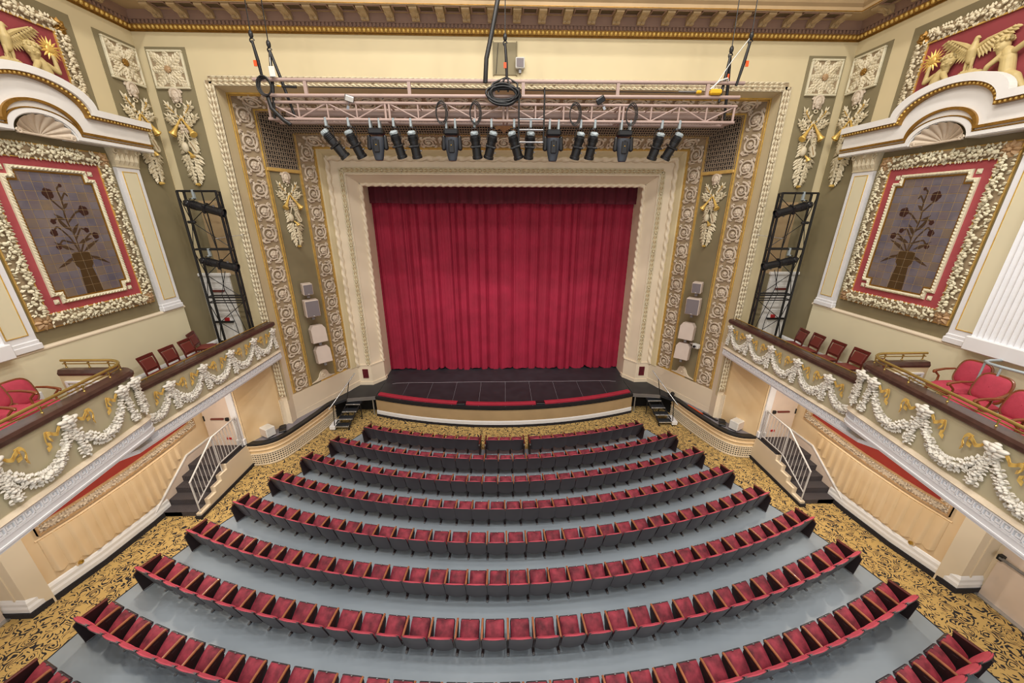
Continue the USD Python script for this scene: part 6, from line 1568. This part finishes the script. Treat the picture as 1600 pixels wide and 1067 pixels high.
for k in range(4): t.part('hanger_strand', tube([(.03, -2.2, 12.25), (-.3 + .2*k, -2.35, 12.08), (-.42 + .24*k, -2.36, 11.9)], .025, 6), 'black', smooth=True)
t = Thing('hanging_ladder_bracket', 'black hooked ladder bracket hanging in front of the truss middle', 'bracket', (.66, -2.36, 11.3), mirror=False)
for x in (.34, .98): t.part('upright', tube([(x, -2.22, 11.95), (x, -2.36, 11.98), (x, -2.40, 11.85), (x, -2.40, 10.75)], .022, 7), 'black', smooth=True)
for z in (10.78, 11.06, 11.30): t.part('rung', rod((.34, -2.40, z), (.98, -2.40, z), .020), 'steelfoot')
# small fittings on the front wall
t = Thing('wall_mesh_panel', 'grey mesh access panel high on the front wall above the truss', 'panel', (0, 0, 13.35), mirror=False)
t.part('mesh', bx(-.32, .36, -.03, .0, 12.95, 13.75), 'olive'); g = MB()
for b in ((-.34, -.31, 12.93, 13.77), (.35, .38, 12.93, 13.77)): t.part('frame_bar', bx(b[0], b[1], -.045, 0, b[2], b[3]), 'olive')
t.part('cord', rod((-.25, -.05, 12.96), (-.18, -.06, 13.72), .007), 'black')
t = Thing('wall_projector_speaker', 'small white square loudspeaker on the front wall beside the mesh panel', 'loudspeaker', (.45, 0, 13.2), mirror=False)
t.part('cabinet', bx(.33, .60, -.16, 0, 13.08, 13.36, .02), 'lampwhite'); t.part('grille', bx(.36, .57, -.17, -.155, 13.11, 13.33, .01), 'speakergrille'); t.part('bracket', bx(.43, .50, -.10, 0, 12.98, 13.09), 'steelfoot')

# box towers with two lamps each
for s in (-1, 1):
    MIR[0] = s; side = SIDE[s]
    t = Thing('lighting_tower', 'black open lattice lighting tower standing in the %s box' % side, 'tower', (9.4, -.6, 4.36))
    XL, XR, YN, YF = 8.82, 9.98, -.78, -.46; ZT = 9.66
    legs = [(XL, YN), (XR, YN), (XL + .12, YF), (XR + .05, YF)]
    for x, y in legs: t.part('leg', bx(x - .028, x + .028, y - .028, y + .028, 4.36, ZT, .006), 'black')
    for z in (ZT, 7.92, 6.36, 6.18, 4.6):
        for (a, b) in ((0, 1), (2, 3), (0, 2), (1, 3)): t.part('rung', rod((*legs[a], z), (*legs[b], z), .028 if z != 6.18 else .02, 6), 'black')
    zs_ = [4.6, 6.2, 7.9, 9.6]
    for i in range(3):
        for (a, b) in ((0, 2), (1, 3), (2, 3)):
            n_ = 2
            for k in range(n_):
                z0, z1 = zs_[i] + (zs_[i+1] - zs_[i])*k/n_, zs_[i] + (zs_[i+1] - zs_[i])*(k+1)/n_; p, q = (legs[a], legs[b]) if k % 2 == 0 else (legs[b], legs[a])
                t.part('brace', rod((*p, z0), (*q, z1), .012, 5), 'black')
    t.part('boom_pipe', rod((9.4, -.55, 7.9), (9.42, -.55, 9.7), .02), 'black'); t.part('tie_rod', rod((9.3, -.62, 8.25), (8.7, -.02, 8.35), .008), 'steelfoot')
    t.part('hanging_cable', tube([(9.5, -.6, 9.0), (9.35, -.62, 7.8), (9.45, -.64, 6.6), (9.2, -.62, 5.6), (9.0, -.6, 4.7)], .012, 5), 'black', smooth=True)
    t.part('hanging_cable', tube([(9.3, -.6, 7.2), (9.6, -.62, 6.4), (9.4, -.6, 5.4), (9.35, -.6, 4.5)], .010, 5), 'black', smooth=True)
    t.part('clamp_handle', bx(9.62, 9.85, -.9, -.8, 8.72, 8.80, .02), 'black')
    MIR[0] = 1
    for nme, z0, z1 in (('upper', 9.30, 9.02), ('lower', 7.58, 7.34)):
        ellipsoidal('tower_spotlight', '%s black profile spotlight slung in the %s lighting tower' % (nme, side), (s*9.68, -.88, z0), (s*8.72, -.80, z1), hang=True, cap='fixture', hook=(-.78, z0 + .36 if nme == 'upper' else z0 + .34))
    # loudspeaker column in the proscenium niche
    c = mixp(KC, KD, .5)
    for k, (z, w, h, d_, kind, tilt, up_, xo) in enumerate(((6.20, .36, .44, .28, 'grille', .10, 'topmost small grey', .24), (5.42, .52, .68, .32, 'grille', .05, 'second large grey', .20), (4.32, .56, .72, .36, 'cloth', -.12, 'third beige', .13), (3.40, .56, .72, .36, 'cloth', -.18, 'lowest beige', .08))):
        base_ = niche_frame(s, z); T = base_ @ TR(xo*s, 0, .36, rx=tilt, ry=s*.38)
        t = Thing('column_loudspeaker', '%s loudspeaker in the %s proscenium niche stack' % (up_, side), 'loudspeaker', T[:3, 3], mirror=False); P = place(T)
        if kind == 'grille':
            t.part('cabinet', P(bx(-w/2, w/2, -h/2, h/2, -d_/2, d_/2, .02)), 'speaker'); gr_ = t.part('grille', P(bx(-w/2+.025, w/2-.025, -h/2+.025, h/2-.025, d_/2-.005, d_/2+.012, .008)), 'speakergrille'); t.part('badge', P(bx(-.03, .03, -h/2+.035, -h/2+.055, d_/2+.010, d_/2+.016)), 'lampwhite', parent=gr_)
        else:
            o = [(-w/2, -h/2), (w/2, -h/2), (w/2, h/2-.16), (w/2-.10, h/2), (-w/2+.10, h/2), (-w/2, h/2-.16)]
            t.part('cabinet', P(extr(Polygon(o), d_, -d_/2)), 'speaker'); t.part('cloth_front', P(extr(Polygon(o).buffer(-.015), .012, d_/2)), 'speaker')
        t.part('wall_bracket', MB().add(rod((base_ @ np.array([xo*s, -.1, 0, 1]))[:3], (T @ np.array([0, 0, -d_/2, 1]))[:3], .03)).add(bx(-.05, .05, -h/2-.14, -h/2+.02, -.05, .05), T), 'steelfoot')
t = Thing('wall_camera_bracket', 'pale camera bracket beside the lowest right niche loudspeakers', 'bracket', (niche_frame(1, 3.75) @ np.array([.48, 0, .1, 1]))[:3], mirror=False); P = place(niche_frame(1, 3.75) @ TR(.42, 0, .15))
t.part('arm', P(bx(-.25, .2, -.03, .03, -.1, .0, .01)), 'speaker'); t.part('body', P(bx(.0, .28, -.10, .10, -.02, .16, .03)), 'lampwhite'); t.part('lens', P(MB().add(lathe([(.05, 0), (.05, .08), (.035, .08)], 10), TR(.14, 0, .15))), 'fixture')
# odds and ends on the right platform
t = Thing('red_cable', 'loose red cable lying along the right platform top', 'cable', (8.2, .9, .99), mirror=False); t.part('run', tube([(8.12, 1.05, 1.0), (8.22, .75, 1.0), (8.30, .45, 1.0), (8.36, .25, 1.0)], .025, 6), 'orange', smooth=True)
t = Thing('floor_lamp_unit', 'small black footlight standing at the head of the right platform', 'stage light', (7.72, 1.85, .985), mirror=False); t.part('base', bx(7.6, 7.84, 1.75, 1.95, .985, 1.04, .01), 'black'); t.part('head', MB().add(lathe([(.0, 0), (.07, .0), (.09, .16), (.07, .18), (0, .18)], 10), TR(7.72, 1.85, 1.06, rx=.5)), 'fixture')
t = Thing('cable_ramp', 'flat black bar lying on the right platform top', 'bar', (8.62, .05, .985), mirror=False); t.part('bar', MB().add(bx(-.05, .05, -.35, .35, 0, .05, .015), TR(8.55, .05, .985, rz=.42)), 'black'); t.part('end_cap', MB().add(bx(-.055, .055, .33, .37, 0, .055, .01), TR(8.55, .05, .985, rz=.42)), 'steelfoot')
